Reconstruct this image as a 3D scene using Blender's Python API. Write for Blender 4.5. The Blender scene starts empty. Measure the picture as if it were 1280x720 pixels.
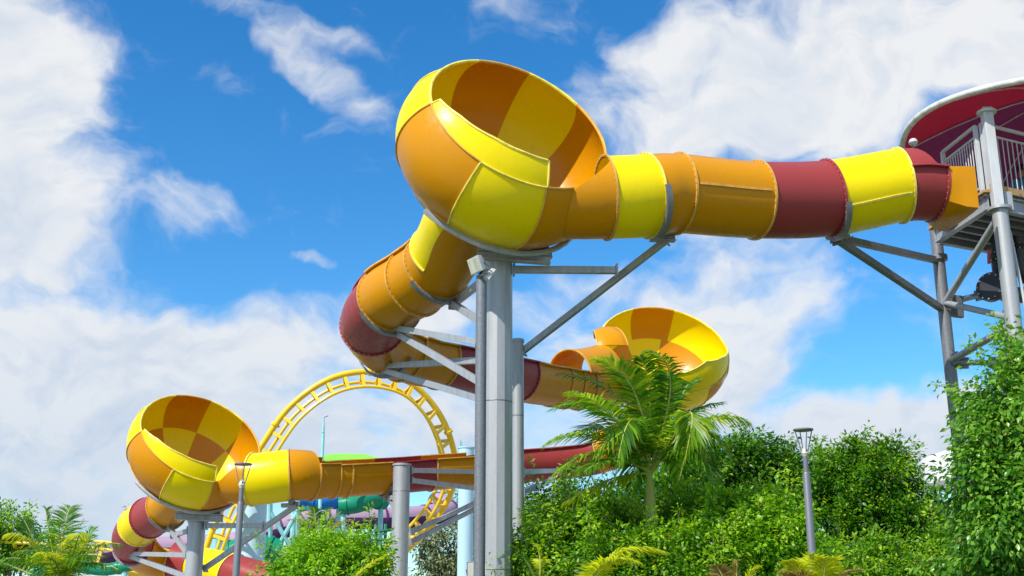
import bpy, bmesh, math, random
import numpy as np
from mathutils import Vector, noise as mnoise
random.seed(7)
rng = np.random.default_rng(7)
S = bpy.context.scene
COL = S.collection

# ------------------------------------------------------------------ camera
FPX = 1450.0
PITCH = math.atan(420 / FPX)
CAM = np.array([0, 0, 1.6])
FW = np.array([0, math.cos(PITCH), math.sin(PITCH)])
UP = np.array([0, -math.sin(PITCH), math.cos(PITCH)])
RT = np.array([1.0, 0, 0])
cd = bpy.data.cameras.new("camera")
cam = bpy.data.objects.new("camera", cd); COL.objects.link(cam)
cam.location = CAM
cam.rotation_euler = (math.radians(90) + PITCH, 0, 0)
cd.sensor_width = 36; cd.lens = 36 * FPX / 1280
cd.clip_start = 0.1; cd.clip_end = 2000
S.camera = cam

def P(x, y, d):
    "world point seen at photo pixel x, y and lying d metres deep"
    return CAM + d * (FW + (x - 640) / FPX * RT + (360 - y) / FPX * UP)
def PZ(x, y, z):
    r = P(x, y, 1) - CAM
    return CAM + r * ((z - CAM[2]) / r[2])

# ------------------------------------------------------------------ light
SUN_AZ, SUN_EL = math.radians(41), math.radians(46)   # azimuth: left of straight behind the camera
sun_dir = Vector((-math.sin(SUN_AZ) * math.cos(SUN_EL), -math.cos(SUN_AZ) * math.cos(SUN_EL), math.sin(SUN_EL)))
sd = bpy.data.lights.new("sun", 'SUN'); sd.energy = 5.0; sd.angle = math.radians(0.5); sd.color = (1, 0.95, 0.87)
so = bpy.data.objects.new("sun", sd); COL.objects.link(so)
so.rotation_euler = sun_dir.to_track_quat('Z', 'Y').to_euler(); so.location = (0, 0, 60)
S.view_settings.view_transform = 'Standard'; S.view_settings.look = 'None'
S.view_settings.exposure = 0.20; S.view_settings.gamma = 1
S.cycles.max_bounces = 6; S.cycles.diffuse_bounces = 3; S.cycles.glossy_bounces = 3
S.cycles.transmission_bounces = 4; S.cycles.transparent_max_bounces = 6
S.cycles.caustics_reflective = False; S.cycles.caustics_refractive = False

class NT:
    "small helper for node trees"
    def __init__(s, nt): s.nt = nt
    def n(s, t, **kw):
        o = s.nt.nodes.new(t)
        for k, v in kw.items(): setattr(o, k, v)
        return o
    def put(s, v, sock):
        if isinstance(v, bpy.types.NodeSocket): s.nt.links.new(v, sock)
        elif v is not None: sock.default_value = v
    def m(s, op, a, b=None, c=None, clamp=False):
        o = s.n('ShaderNodeMath', operation=op); o.use_clamp = clamp
        s.put(a, o.inputs[0]); s.put(b, o.inputs[1]); s.put(c, o.inputs[2]); return o.outputs[0]
    def mix(s, f, a, b, bt='MIX'):
        o = s.n('ShaderNodeMix', data_type='RGBA', blend_type=bt)
        s.put(f, o.inputs[0])
        for v, k in ((a, 6), (b, 7)): s.put((*v, 1) if isinstance(v, tuple) and len(v) == 3 else v, o.inputs[k])
        return o.outputs[2]
    def noise(s, vec, scale, detail=5, rough=0.5, dist=0.0, dim='3D'):
        o = s.n('ShaderNodeTexNoise', noise_dimensions=dim)
        s.put(vec, o.inputs['Vector']); o.inputs['Scale'].default_value = scale
        o.inputs['Detail'].default_value = detail; o.inputs['Roughness'].default_value = rough
        o.inputs['Distortion'].default_value = dist; return o.outputs[0]
    def ramp(s, f, lo, hi, a=0.0, b=1.0, smooth=True):
        o = s.n('ShaderNodeMapRange'); o.interpolation_type = 'SMOOTHSTEP' if smooth else 'LINEAR'
        s.put(f, o.inputs[0])
        for i, v in enumerate((lo, hi, a, b)): s.put(v, o.inputs[i + 1])
        return o.outputs[0]

w = bpy.data.worlds.new("World"); S.world = w; w.use_nodes = True
N = NT(w.node_tree); w.node_tree.nodes.clear()
sky = N.n('ShaderNodeTexSky', sky_type='NISHITA'); sky.sun_disc = False
sky.sun_elevation = SUN_EL; sky.sun_rotation = math.radians(180) + SUN_AZ
sky.air_density = 1.0; sky.dust_density = 0.3; sky.ozone_density = 3.0
hs = N.n('ShaderNodeHueSaturation'); hs.inputs['Saturation'].default_value = 1.34; hs.inputs['Value'].default_value = 1.75
N.put(sky.outputs[0], hs.inputs['Color'])
blue = N.mix(1.0, hs.outputs[0], (0.80, 1.02, 1.06), 'MULTIPLY')
tc = N.n('ShaderNodeTexCoord'); sep = N.n('ShaderNodeSeparateXYZ'); N.put(tc.outputs['Generated'], sep.inputs[0])
az = N.m('ARCTAN2', sep.outputs[0], sep.outputs[1]); el = N.m('ARCSINE', sep.outputs[2])
cv = N.n('ShaderNodeCombineXYZ'); N.put(az, cv.inputs[0]); N.put(el, cv.inputs[1]); uv = cv.outputs[0]
def azel(x, y):
    r = P(x, y, 1) - CAM; r /= np.linalg.norm(r); return math.atan2(r[0], r[1]), math.asin(r[2])
def vadd(a, b):
    o = N.n('ShaderNodeVectorMath', operation='ADD'); N.put(a, o.inputs[0]); N.put(b, o.inputs[1]); return o.outputs[0]
# masses of cloud: px, py of the centre, radii, tilt, amount
CL = [(-30, 190, 165, 230, 10, 1.1), (50, 290, 140, 80, 10, .2), (400, 85, 120, 24, -22, .62), (330, 10, 140, 26, -10, .5),
      (235, 245, 80, 42, 20, .42), (190, 430, 330, 62, 8, .75), (330, 520, 330, 120, 6, .6), (60, 600, 380, 170, 0, .62),
      (1010, 90, 300, 120, 6, .95), (1180, 60, 260, 80, 0, .55), (760, 30, 200, 50, -10, .28), (880, 170, 150, 60, 0, .3), (930, 390, 125, 130, 0, .72),
      (760, 400, 150, 90, 0, .5), (1120, 556, 130, 66, 0, 1.6), (960, 500, 120, 60, 0, .4), (700, 560, 260, 100, 0, .55),
      (400, 318, 50, 12, -8, .5), (0, 430, 36, 34, 0, .8), (540, 390, 90, 50, 0, .5), (30, 60, 90, 80, 0, .3)]
def coverage():
    acc = None
    for (x, y, rx, ry, t, a) in CL:
        c = azel(x, y)
        mp = N.n('ShaderNodeMapping', vector_type='TEXTURE')
        N.put(uvw, mp.inputs['Vector'])
        mp.inputs['Location'].default_value = (c[0], c[1], 0)
        mp.inputs['Rotation'].default_value = (0, 0, math.radians(t))
        mp.inputs['Scale'].default_value = (rx / FPX, ry / FPX, 1)
        ln = N.n('ShaderNodeVectorMath', operation='LENGTH'); N.put(mp.outputs[0], ln.inputs[0])
        g = N.ramp(ln.outputs[1], 0.25, 1.35, a, 0.0)
        acc = g if acc is None else N.m('ADD', acc, g)
    return acc
# warp the coordinates so that masses have ragged outlines
nz = N.n('ShaderNodeTexNoise'); N.put(uv, nz.inputs['Vector']); nz.inputs['Scale'].default_value = 9; nz.inputs['Detail'].default_value = 4
wa = N.n('ShaderNodeVectorMath', operation='MULTIPLY_ADD'); N.put(nz.outputs['Color'], wa.inputs[0])
wa.inputs[1].default_value = (0.12, 0.10, 0); wa.inputs[2].default_value = (-0.06, -0.05, 0)
uvw = vadd(uv, wa.outputs[0])
cov = coverage()
# away from the part of the sky in the picture: ordinary broken cloud
rr = N.n('ShaderNodeVectorMath', operation='DISTANCE'); N.put(uv, rr.inputs[0]); rr.inputs[1].default_value = (0, azel(640, 360)[1], 0)
gen = N.m('MULTIPLY', N.ramp(rr.outputs[1], 0.45, 0.75), 0.42)
cov = N.m('ADD', cov, gen)
st = N.n('ShaderNodeMapping'); N.put(uvw, st.inputs['Vector']); st.inputs['Scale'].default_value = (1, 1.45, 1)
st.inputs['Rotation'].default_value = (0, 0, math.radians(10))
n1 = N.noise(st.outputs[0], 11, 10, 0.56, 0.15)
off = N.n('ShaderNodeMapping'); N.put(st.outputs[0], off.inputs['Vector']); off.inputs['Location'].default_value = (-0.012, 0.016, 0)
n2 = N.noise(off.outputs[0], 11, 6, 0.52, 0.15)
dens = N.m('ADD', cov, N.m('MULTIPLY', N.m('SUBTRACT', n1, 0.5), 1.9))
mask = N.ramp(dens, 0.08, 0.92, 0, 1)
relief = N.m('MULTIPLY', N.m('SUBTRACT', n1, n2), 1.7)
thick = N.ramp(dens, 0.55, 1.6)
big = N.noise(uv, 5.5, 3, 0.5)
lum = N.m('ADD', N.m('SUBTRACT', 0.93, N.m('MULTIPLY', N.ramp(big, 0.42, 0.68), N.m('MULTIPLY', thick, 0.33))), relief, clamp=True)
lowgrey = N.ramp(el, 0.03, 0.34, 0.42, 0.0)
lum = N.m('SUBTRACT', lum, lowgrey)
cc = N.mix(lum, (3.6, 5.0, 7.1), (8.6, 8.7, 8.8))
skyc = N.mix(N.m('MULTIPLY', mask, 0.96), blue, cc)
bg = N.n('ShaderNodeBackground'); N.put(skyc, bg.inputs[0]); bg.inputs[1].default_value = 0.09
ow = N.n('ShaderNodeOutputWorld'); N.put(bg.outputs[0], ow.inputs[0])
w.cycles.sampling_method = 'MANUAL'; w.cycles.sample_map_resolution = 512

# ------------------------------------------------------------------ materials
def newmat(name):
    m = bpy.data.materials.new(name); m.use_nodes = True; m.node_tree.nodes.clear(); return m, NT(m.node_tree)
def finish(n, bsdf, bump=None, strength=0.2, dist=0.01):
    if bump is not None:
        b = n.n('ShaderNodeBump'); b.inputs['Strength'].default_value = strength; b.inputs['Distance'].default_value = dist
        n.put(bump, b.inputs['Height']); n.put(b.outputs[0], bsdf.inputs['Normal'])
    o = n.n('ShaderNodeOutputMaterial'); n.put(bsdf.outputs[0], o.inputs[0]); return o
def gelcoat(name, col, trans=0.10, rough=0.27, fade=0.12):
    m, n = newmat(name); g = n.n('ShaderNodeNewGeometry').outputs['Position']
    big = n.noise(g, 0.9, 5, 0.6); fine = n.noise(g, 9, 6, 0.65)
    streak = n.n('ShaderNodeMapping'); n.put(g, streak.inputs['Vector']); streak.inputs['Scale'].default_value = (7, 7, 0.7)
    sk = n.noise(streak.outputs[0], 1.3, 5, 0.7)
    dark = tuple(c * 0.70 for c in col); pale = tuple(min(1, c * 0.97 + 0.012) for c in col)
    c = n.mix(n.ramp(big, 0.35, 0.75, 0, fade * 3), (*col, 1), (*pale, 1))
    c = n.mix(n.ramp(fine, 0.55, 0.85, 0, 0.2), c, (*dark, 1))
    c = n.mix(n.ramp(sk, 0.55, 0.8, 0, 0.5), c, (*dark, 1))
    scuff = n.noise(g, 2.2, 9, 0.78, 0.6); c = n.mix(n.ramp(scuff, 0.66, 0.76, 0, 0.4), c, (*[v * 0.35 + 0.02 for v in col], 1))
    p = n.n('ShaderNodeBsdfPrincipled'); n.put(c, p.inputs['Base Color'])
    n.put(n.ramp(fine, 0.3, 0.8, rough - 0.06, rough + 0.22), p.inputs['Roughness'])
    p.inputs['Specular IOR Level'].default_value = 0.22
    b = n.n('ShaderNodeBump'); b.inputs['Strength'].default_value = 0.16; b.inputs['Distance'].default_value = 0.03
    n.put(n.noise(g, 3.0, 3, 0.5), b.inputs['Height']); n.put(b.outputs[0], p.inputs['Normal'])
    t = n.n('ShaderNodeBsdfTranslucent'); n.put(c, t.inputs[0])
    mx = n.n('ShaderNodeMixShader'); mx.inputs[0].default_value = trans
    n.put(p.outputs[0], mx.inputs[1]); n.put(t.outputs[0], mx.inputs[2])
    o = n.n('ShaderNodeOutputMaterial'); n.put(mx.outputs[0], o.inputs[0]); return m
def paint(name, col, rough=0.5, metal=0.0, var=0.25, scale=6, bump=0.1):
    m, n = newmat(name); g = n.n('ShaderNodeNewGeometry').outputs['Position']
    st = n.n('ShaderNodeMapping'); n.put(g, st.inputs['Vector']); st.inputs['Scale'].default_value = (1, 1, 0.3)
    a = n.noise(st.outputs[0], scale, 6, 0.65)
    c = n.mix(n.ramp(a, 0.3, 0.75), tuple(min(1, v * (1 + var)) for v in col), tuple(v * (1 - var) for v in col))
    p = n.n('ShaderNodeBsdfPrincipled'); n.put(c, p.inputs['Base Color'])
    n.put(n.ramp(a, 0.3, 0.8, rough - 0.08, rough + 0.12), p.inputs['Roughness'])
    p.inputs['Metallic'].default_value = metal
    finish(n, p, n.noise(g, scale * 6, 4), bump, 0.01); return m
def steel(name, col=(0.37, 0.385, 0.41)):
    m, n = newmat(name); g = n.n('ShaderNodeNewGeometry').outputs['Position']
    v = n.n('ShaderNodeTexVoronoi'); n.put(g, v.inputs['Vector']); v.inputs['Scale'].default_value = 22
    st = n.n('ShaderNodeMapping'); n.put(g, st.inputs['Vector']); st.inputs['Scale'].default_value = (5, 5, 0.35)
    a = n.noise(st.outputs[0], 2.0, 7, 0.7)
    c = n.mix(n.ramp(a, 0.35, 0.72), tuple(x * 1.1 for x in col), tuple(x * 0.82 for x in col))
    c = n.mix(n.ramp(v.outputs['Distance'], 0.0, 0.9, 0.10, 0.0), c, (0.6, 0.62, 0.64))
    rust = n.noise(g, 3.5, 8, 0.75)
    c = n.mix(n.ramp(rust, 0.66, 0.8, 0, 0.35), c, (0.22, 0.16, 0.10))
    p = n.n('ShaderNodeBsdfPrincipled'); n.put(c, p.inputs['Base Color']); p.inputs['Metallic'].default_value = 0.35
    n.put(n.ramp(a, 0.3, 0.8, 0.42, 0.62), p.inputs['Roughness'])
    finish(n, p, a, 0.08, 0.01); return m
def leafmat(name, dark, mid, light, old=(0.30, 0.26, 0.04), gloss=0.38, trans=0.38, tlight=1.7):
    m, n = newmat(name)
    at = n.n('ShaderNodeAttribute', attribute_name='tone'); t = at.outputs['Fac']
    c = n.mix(n.ramp(t, 0.0, 0.55), (*dark, 1), (*mid, 1)); c = n.mix(n.ramp(t, 0.55, 0.93), c, (*light, 1))
    c = n.mix(n.ramp(t, 0.972, 0.985), c, (*old, 1))
    p = n.n('ShaderNodeBsdfPrincipled'); n.put(c, p.inputs['Base Color']); p.inputs['Roughness'].default_value = gloss
    p.inputs['Specular IOR Level'].default_value = 0.4
    tr = n.n('ShaderNodeBsdfTranslucent')
    n.put(n.mix(1.0, c, (tlight * 1.1, tlight * 1.15, tlight * 0.5), 'MULTIPLY'), tr.inputs[0])
    mx = n.n('ShaderNodeMixShader'); mx.inputs[0].default_value = trans
    n.put(p.outputs[0], mx.inputs[1]); n.put(tr.outputs[0], mx.inputs[2])
    o = n.n('ShaderNodeOutputMaterial'); n.put(mx.outputs[0], o.inputs[0]); return m
YEL = (0.92, 0.74, 0.0005); ORA = (0.60, 0.25, 0.0003); RED = (0.30, 0.042, 0.042)
M = dict(
    y=gelcoat('yellow_gelcoat', YEL, 0.14), o=gelcoat('orange_gelcoat', ORA, 0.05), r=gelcoat('red_gelcoat', RED, 0.02, 0.36),
    pu=gelcoat('purple_gelcoat', (0.10, 0.035, 0.11), 0.03, 0.4), li=gelcoat('lilac_gelcoat', (0.40, 0.27, 0.38), 0.05, 0.45), bl=gelcoat('blue_gelcoat', (0.01, 0.18, 0.55), 0.1), te=gelcoat('green_gelcoat', (0.01, 0.26, 0.14), 0.1),
    fl_y=paint('yellow_edge', (0.80, 0.66, 0.10), 0.45), fl_o=paint('orange_edge', (0.62, 0.34, 0.05), 0.45), fl_r=paint('red_edge', (0.33, 0.035, 0.05), 0.45),
    steel=steel('galvanised_steel'), dsteel=steel('weathered_steel', (0.17, 0.18, 0.20)), lsteel=steel('pale_galvanised_steel', (0.37, 0.38, 0.39)),
    lamp=paint('grey_lamp_paint', (0.17, 0.185, 0.21), 0.4, 0.2, 0.12), dark=paint('dark_plastic', (0.03, 0.033, 0.045), 0.4), white=paint('white_paint', (0.50, 0.52, 0.53), 0.5, 0, 0.1),
    bolt=paint('bolt_steel', (0.5, 0.48, 0.42), 0.4, 0.5), glass=paint('lamp_lens', (0.5, 0.5, 0.42), 0.15),
    track=paint('yellow_track_paint', (0.82, 0.52, 0.01), 0.35, 0, 0.08), sky_blue=paint('pale_blue_paint', (0.42, 0.62, 0.70), 0.5, 0, 0.06, 1.5), aqua=paint('aqua_paint', (0.25, 0.56, 0.58), 0.5),
    green=paint('green_frame_paint', (0.02, 0.20, 0.12), 0.5), lime=paint('lime_roof', (0.22, 0.62, 0.04), 0.6, 0, 0.05), dgreen=paint('green_roof', (0.01, 0.30, 0.03), 0.6, 0, 0.05),
    maroon=gelcoat('maroon_fabric', (0.50, 0.045, 0.12), 0.45, 0.8), plum=gelcoat('plum_fabric', (0.30, 0.06, 0.18), 0.45, 0.8), pipe=paint('weathered_white_pipe', (0.52, 0.52, 0.49), 0.5, 0, 0.25, 5), wood=paint('timber', (0.42, 0.26, 0.10), 0.7),
    tent=paint('white_canvas', (0.80, 0.78, 0.82), 0.8, 0, 0.03, 1), bark=paint('bark', (0.16, 0.13, 0.10), 0.9, 0, 0.35, 9, 0.5), palmbark=paint('green_palm_bark', (0.42, 0.44, 0.10), 0.7, 0, 0.2, 5),
    skin=paint('skin', (0.45, 0.26, 0.18), 0.5, 0, 0.05), hair=paint('dark_hair', (0.025, 0.018, 0.015), 0.5), shirt=paint('blue_cloth', (0.06, 0.25, 0.5), 0.8), shorts=paint('navy_cloth', (0.02, 0.03, 0.07), 0.8),
    redp=paint('red_paint', (0.5, 0.02, 0.05), 0.4), twig=paint('dry_twig', (0.34, 0.29, 0.22), 0.8))
M['leaf_a'] = leafmat('glossy_leaf', (0.018, 0.09, 0.006), (0.09, 0.25, 0.010), (0.32, 0.50, 0.02))
M['leaf_b'] = leafmat('broad_leaf', (0.025, 0.10, 0.01), (0.075, 0.23, 0.018), (0.22, 0.40, 0.05), gloss=0.3)
M['leaf_c'] = leafmat('lime_leaf', (0.05, 0.17, 0.008), (0.14, 0.35, 0.012), (0.32, 0.50, 0.02))
M['leaf_e'] = leafmat('eucalyptus_leaf', (0.09, 0.12, 0.05), (0.18, 0.22, 0.10), (0.28, 0.30, 0.15), gloss=0.5, trans=0.15)
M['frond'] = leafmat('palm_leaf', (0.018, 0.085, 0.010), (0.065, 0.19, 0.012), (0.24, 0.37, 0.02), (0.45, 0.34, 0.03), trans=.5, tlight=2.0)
M['frond_l'] = leafmat('sunlit_palm_leaf', (0.05, 0.16, 0.01), (0.17, 0.31, 0.015), (0.42, 0.46, 0.03), (0.45, 0.34, 0.03), trans=.5, tlight=1.8)  # lighter, yellower copy of the palm leaf, sunlight put into its colour
M['frond_y'] = leafmat('golden_palm_leaf', (0.28, 0.36, 0.01), (0.55, 0.60, 0.015), (0.75, 0.72, 0.02), (0.6, 0.45, 0.05), trans=.45, tlight=1.25)
M['frond_d'] = leafmat('dry_palm_leaf', (0.16, 0.10, 0.03), (0.30, 0.22, 0.06), (0.45, 0.38, 0.16), (0.4, 0.3, 0.15))

# ------------------------------------------------------------------ builders
def nv(v): v = np.asarray(v, float); return v / np.linalg.norm(v)
def link(o, parent=None):
    COL.objects.link(o)
    if parent is not None: o.parent = parent
    return o
class MB:
    "collects geometry in world coordinates; build() links it as ONE mesh object"
    def __init__(s): s.v = []; s.f = []
    def add(s, v, f):
        k = len(s.v); s.v += [tuple(map(float, p)) for p in v]; s.f += [tuple(i + k for i in q) for q in f]; return s
    def tube(s, pts, r, n=10, caps=True):
        pts = [np.asarray(p, float) for p in pts]; R = r if isinstance(r, (list, tuple)) else [r] * len(pts)
        V = []; F = []; ref = None
        for i, p in enumerate(pts):
            t = nv(pts[min(i + 1, len(pts) - 1)] - pts[max(i - 1, 0)])
            if ref is None: ref = np.array([0, 0, 1.0]) if abs(t[2]) < 0.9 else np.array([1.0, 0, 0])
            a = nv(np.cross(t, ref)); b = np.cross(a, t); ref = b
            for k in range(n):
                q = 2 * math.pi * k / n; V.append(p + R[i] * (math.cos(q) * a + math.sin(q) * b))
        for i in range(len(pts) - 1):
            for k in range(n): F.append((i * n + k, i * n + (k + 1) % n, (i + 1) * n + (k + 1) % n, (i + 1) * n + k))
        if caps: F.append(tuple(range(n))[::-1]); F.append(tuple((len(pts) - 1) * n + k for k in range(n)))
        return s.add(V, F)
    def beam(s, a, b, w, h, up=(0, 0, 1), kind='box'):
        a = np.asarray(a, float); b = np.asarray(b, float); t = nv(b - a)
        side = np.cross(t, up)
        side = nv(side) if np.linalg.norm(side) > 1e-3 else np.array([1.0, 0, 0])
        u = np.cross(side, t)
        def box(ox, oy, ww, hh):
            V = [p + side * (ox + sx * ww / 2) + u * (oy + sy * hh / 2) for p in (a, b) for sx, sy in ((-1, -1), (1, -1), (1, 1), (-1, 1))]
            s.add(V, [(0, 3, 2, 1), (4, 5, 6, 7), (0, 1, 5, 4), (1, 2, 6, 5), (2, 3, 7, 6), (3, 0, 4, 7)])
        if kind == 'box': box(0, 0, w, h)
        else:
            th = h * 0.13; box(0, h / 2 - th / 2, w, th); box(0, -h / 2 + th / 2, w, th); box(0, 0, w * 0.14, h - 2 * th - 0.001)
        return s
    def lathe(s, prof, c, n=16, axis=(0, 0, 1)):
        ax = nv(axis); r0 = np.array([1.0, 0, 0]) if abs(ax[0]) < 0.9 else np.array([0, 1.0, 0])
        a = nv(np.cross(ax, r0)); b = np.cross(ax, a); V = []; F = []
        for (r, z) in prof:
            for k in range(n):
                q = 2 * math.pi * k / n; V.append(np.asarray(c) + ax * z + max(r, 1e-4) * (math.cos(q) * a + math.sin(q) * b))
        m = len(prof)
        for i in range(m - 1):
            for k in range(n): F.append((i * n + k, i * n + (k + 1) % n, (i + 1) * n + (k + 1) % n, (i + 1) * n + k))
        F.append(tuple(range(n))[::-1]); F.append(tuple((m - 1) * n + k for k in range(n)))
        return s.add(V, F)
    def build(s, name, mat, parent=None, smooth=35, bevel=0):
        me = bpy.data.meshes.new(name)
        off = np.array(parent.matrix_world.translation) if parent is not None else np.zeros(3)
        if parent is not None:
            off = np.zeros(3); q = parent
            while q is not None: off = off + np.array(q.location); q = q.parent
        v = np.array(s.v)
        if parent is None: off = np.array([v[:, 0].mean(), v[:, 1].mean(), v[:, 2].min()])
        me.from_pydata([tuple(p) for p in (v - off)], [], s.f); me.materials.append(mat)
        bm = bmesh.new(); bm.from_mesh(me); bmesh.ops.recalc_face_normals(bm, faces=bm.faces); bm.to_mesh(me); bm.free()
        if smooth: me.shade_smooth(); me.set_sharp_from_angle(angle=math.radians(smooth))
        o = link(bpy.data.objects.new(name, me), parent)
        if parent is None: o.location = off
        if bevel:
            b = o.modifiers.new('bevel', 'BEVEL'); b.width = bevel; b.segments = 2; b.limit_method = 'ANGLE'
        return o
def empty(name, loc, label=None, cat=None, group=None, parent=None):
    o = bpy.data.objects.new(name, None); o.empty_display_size = 0.2; o.location = tuple(map(float, loc)); link(o, parent)
    if label: o['label'] = label
    if cat: o['category'] = cat; o['kind'] = 'thing'
    if group: o['group'] = group
    return o
def tag(o, label=None, cat=None, group=None, kind=None):
    for k, v in (('label', label), ('category', cat), ('group', group), ('kind', kind)):
        if v: o[k] = v
    return o

# ------------------------------------------------------------------ ground
def sheet(name, x0, y0, x1, y1, z, mat, nx=2, ny=2):
    b = MB(); V = [(x0 + (x1 - x0) * i / nx, y0 + (y1 - y0) * j / ny, z) for j in range(ny + 1) for i in range(nx + 1)]
    b.add(V, [(j * (nx + 1) + i, j * (nx + 1) + i + 1, (j + 1) * (nx + 1) + i + 1, (j + 1) * (nx + 1) + i) for j in range(ny) for i in range(nx)])
    return b.build(name, mat, smooth=0)
gm, gn = newmat('grass_ground'); g = gn.n('ShaderNodeNewGeometry').outputs['Position']
gc = gn.mix(gn.ramp(gn.noise(g, 0.6, 8, 0.6), 0.35, 0.7), (0.05, 0.09, 0.02), (0.11, 0.13, 0.04))
gp = gn.n('ShaderNodeBsdfPrincipled'); gn.put(gc, gp.inputs['Base Color']); gp.inputs['Roughness'].default_value = 0.9
finish(gn, gp, gn.noise(g, 30, 6, 0.7), 0.6, 0.05)
tag(sheet('ground', -700, -200, 700, 1200, 0, gm), kind='structure')
cm, cn = newmat('concrete_path'); g = cn.n('ShaderNodeNewGeometry').outputs['Position']
cp = cn.n('ShaderNodeBsdfPrincipled')
cn.put(cn.mix(cn.ramp(cn.noise(g, 2, 8, 0.65), 0.3, 0.7), (0.40, 0.38, 0.34), (0.29, 0.28, 0.26)), cp.inputs['Base Color']); cp.inputs['Roughness'].default_value = 0.85
finish(cn, cp, cn.noise(g, 60, 6), 0.2, 0.01)
tag(sheet('path', -60, -30, 60, 10.5, 0.004, cm), kind='structure')
tag(sheet('plaza', -60, 26, 60, 60, 0.004, cm), kind='structure')

# ------------------------------------------------------------------ water slide
def catmull(pts, per=8):
    p = np.array(pts, float); p = np.vstack([2 * p[0] - p[1], p, 2 * p[-1] - p[-2]]); out = []
    for i in range(1, len(p) - 2):
        for k in range(per):
            t = k / per
            out.append(0.5 * ((2 * p[i]) + (-p[i - 1] + p[i + 1]) * t + (2 * p[i - 1] - 5 * p[i] + 4 * p[i + 1] - p[i + 2]) * t * t + (-p[i - 1] + 3 * p[i] - 3 * p[i + 1] + p[i + 2]) * t ** 3))
    out.append(p[-2]); return np.array(out)
class Path:
    "centre line through stations (px, py, depth, radius)"
    def __init__(s, st):
        s.n = len(st); raw = np.array([[*P(x, y, d), r] for x, y, d, r in st]); s.c = catmull(raw, 16)
    def at(s, u):
        k = min(max(u * 16, 0), len(s.c) - 1.001); i = int(k); q = s.c[i] + (s.c[i + 1] - s.c[i]) * (k - i)
        j0 = s.c[max(i - 1, 0)][:3]; j1 = s.c[min(i + 2, len(s.c) - 1)][:3]
        T = nv(j1 - j0); side = nv(np.cross(T, (0, 0, 1))); up = np.cross(side, T); return q[:3], q[3], T, side, up
    def pt(s, u, ang, dr=0.0, dt=0.0):
        c, r, T, side, up = s.at(u); return c + T * dt + (r + dr) * (math.sin(ang) * side + math.cos(ang) * up)
class Bowl:
    def __init__(s, px, n, alpha, k, R=1.83):
        s.c = P(*px); s.n = nv(n); s.a = nv(np.cross(s.n, (0, 0, 1))); s.b = np.cross(s.n, s.a); s.k = k; s.R = R; s.al = alpha
    def pt(s, phi, al, dr=0.0):
        p = math.radians(phi); a = math.radians(al); R = s.R + dr
        return s.c + R * math.sin(a) * (math.cos(p) * s.a + math.sin(p) * s.b) + (s.k * s.R + dr) * math.cos(a) * s.n
    def inside(s, q, scale=1.0):
        v = q - s.c; h = v @ s.n
        if h > s.k * s.R * math.cos(math.radians(s.al)) - .01:      # over the open mouth: the rim trims the tube
            return (v @ s.a) ** 2 + (v @ s.b) ** 2 < (s.R * math.sin(math.radians(s.al)) + .03) ** 2
        return (v @ s.a) ** 2 + (v @ s.b) ** 2 + (v @ s.n / s.k) ** 2 < (s.R * scale) ** 2
bowls = {1: Bowl((629.3, 192.0, 19.18), (.395, -.79, .468), 57.6, .70), 3: Bowl((243.2, 563.7, 31.9), (.475, -.618, .627), 66, .70),
         2: Bowl((827.8, 444.3, 32.2), (.097, -.808, .582), 79.8, .734)}
slide = empty('water_slide', P(622, 720, 19.2) * [1, 1, 0], 'long yellow, orange and red water slide with three tilted bowls on steel columns', 'water slide')
D2 = math.radians
def shell(path, u0, u1, a0, a1, th=0.028, nu=10, na=40, trim=None, side='start', wav=None):
    "a curved wall of the flume between two stations and two angles (0 = top, positive = right of travel), trimmed where it meets a bowl"
    b = MB(); cols = []
    full = a1 - a0 > 359.9
    for j in range(na + 1):
        A = D2(a0 + (a1 - a0) * j / na); s0, s1 = u0, u1
        if trim is not None:
            lo, hi = (u0, u1)
            steps = [u0 + (u1 - u0) * i / 60 for i in range(61)]
            ins = [trim.inside(path.pt(u, A), 1.004) for u in steps]
            if side == 'start':
                idx = max([i for i, v in enumerate(ins) if v] or [-1])
                if idx >= 0:
                    lo = steps[idx]; hi = steps[min(idx + 1, 60)]
                    for _ in range(12):
                        mid = (lo + hi) / 2
                        if trim.inside(path.pt(mid, A), 1.004): lo = mid
                        else: hi = mid
                    s0 = hi
            else:
                idx = min([i for i, v in enumerate(ins) if v] or [61])
                if idx <= 60:
                    hi = steps[idx]; lo = steps[max(idx - 1, 0)]
                    for _ in range(12):
                        mid = (lo + hi) / 2
                        if trim.inside(path.pt(mid, A), 1.004): hi = mid
                        else: lo = mid
                    s1 = lo
        cols.append((A, s0, s1))
    V = []; F = []
    for dr in (0, -th):
        for i in range(nu + 1):
            for (A, s0, s1) in cols:
                q = i / nu; AA = A
                V.append(path.pt(s0 + (s1 - s0) * q, AA, dr))
    m = na + 1; o = m * (nu + 1)
    for i in range(nu):
        for j in range(na):
            k = i * m + j; F.append((k, k + 1, k + m + 1, k + m)); F.append((o + k, o + k + m, o + k + m + 1, o + k + 1))
    for j in range(na):
        F.append((j, o + j, o + j + 1, j + 1)); k = nu * m + j; F.append((k, k + 1, o + k + 1, o + k))
    if not full:
        for i in range(nu):
            k = i * m; F.append((k, k + m, o + k + m, o + k)); k = i * m + na; F.append((k, o + k, o + k + m, k + m))
    return b.add(V, F)
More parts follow.
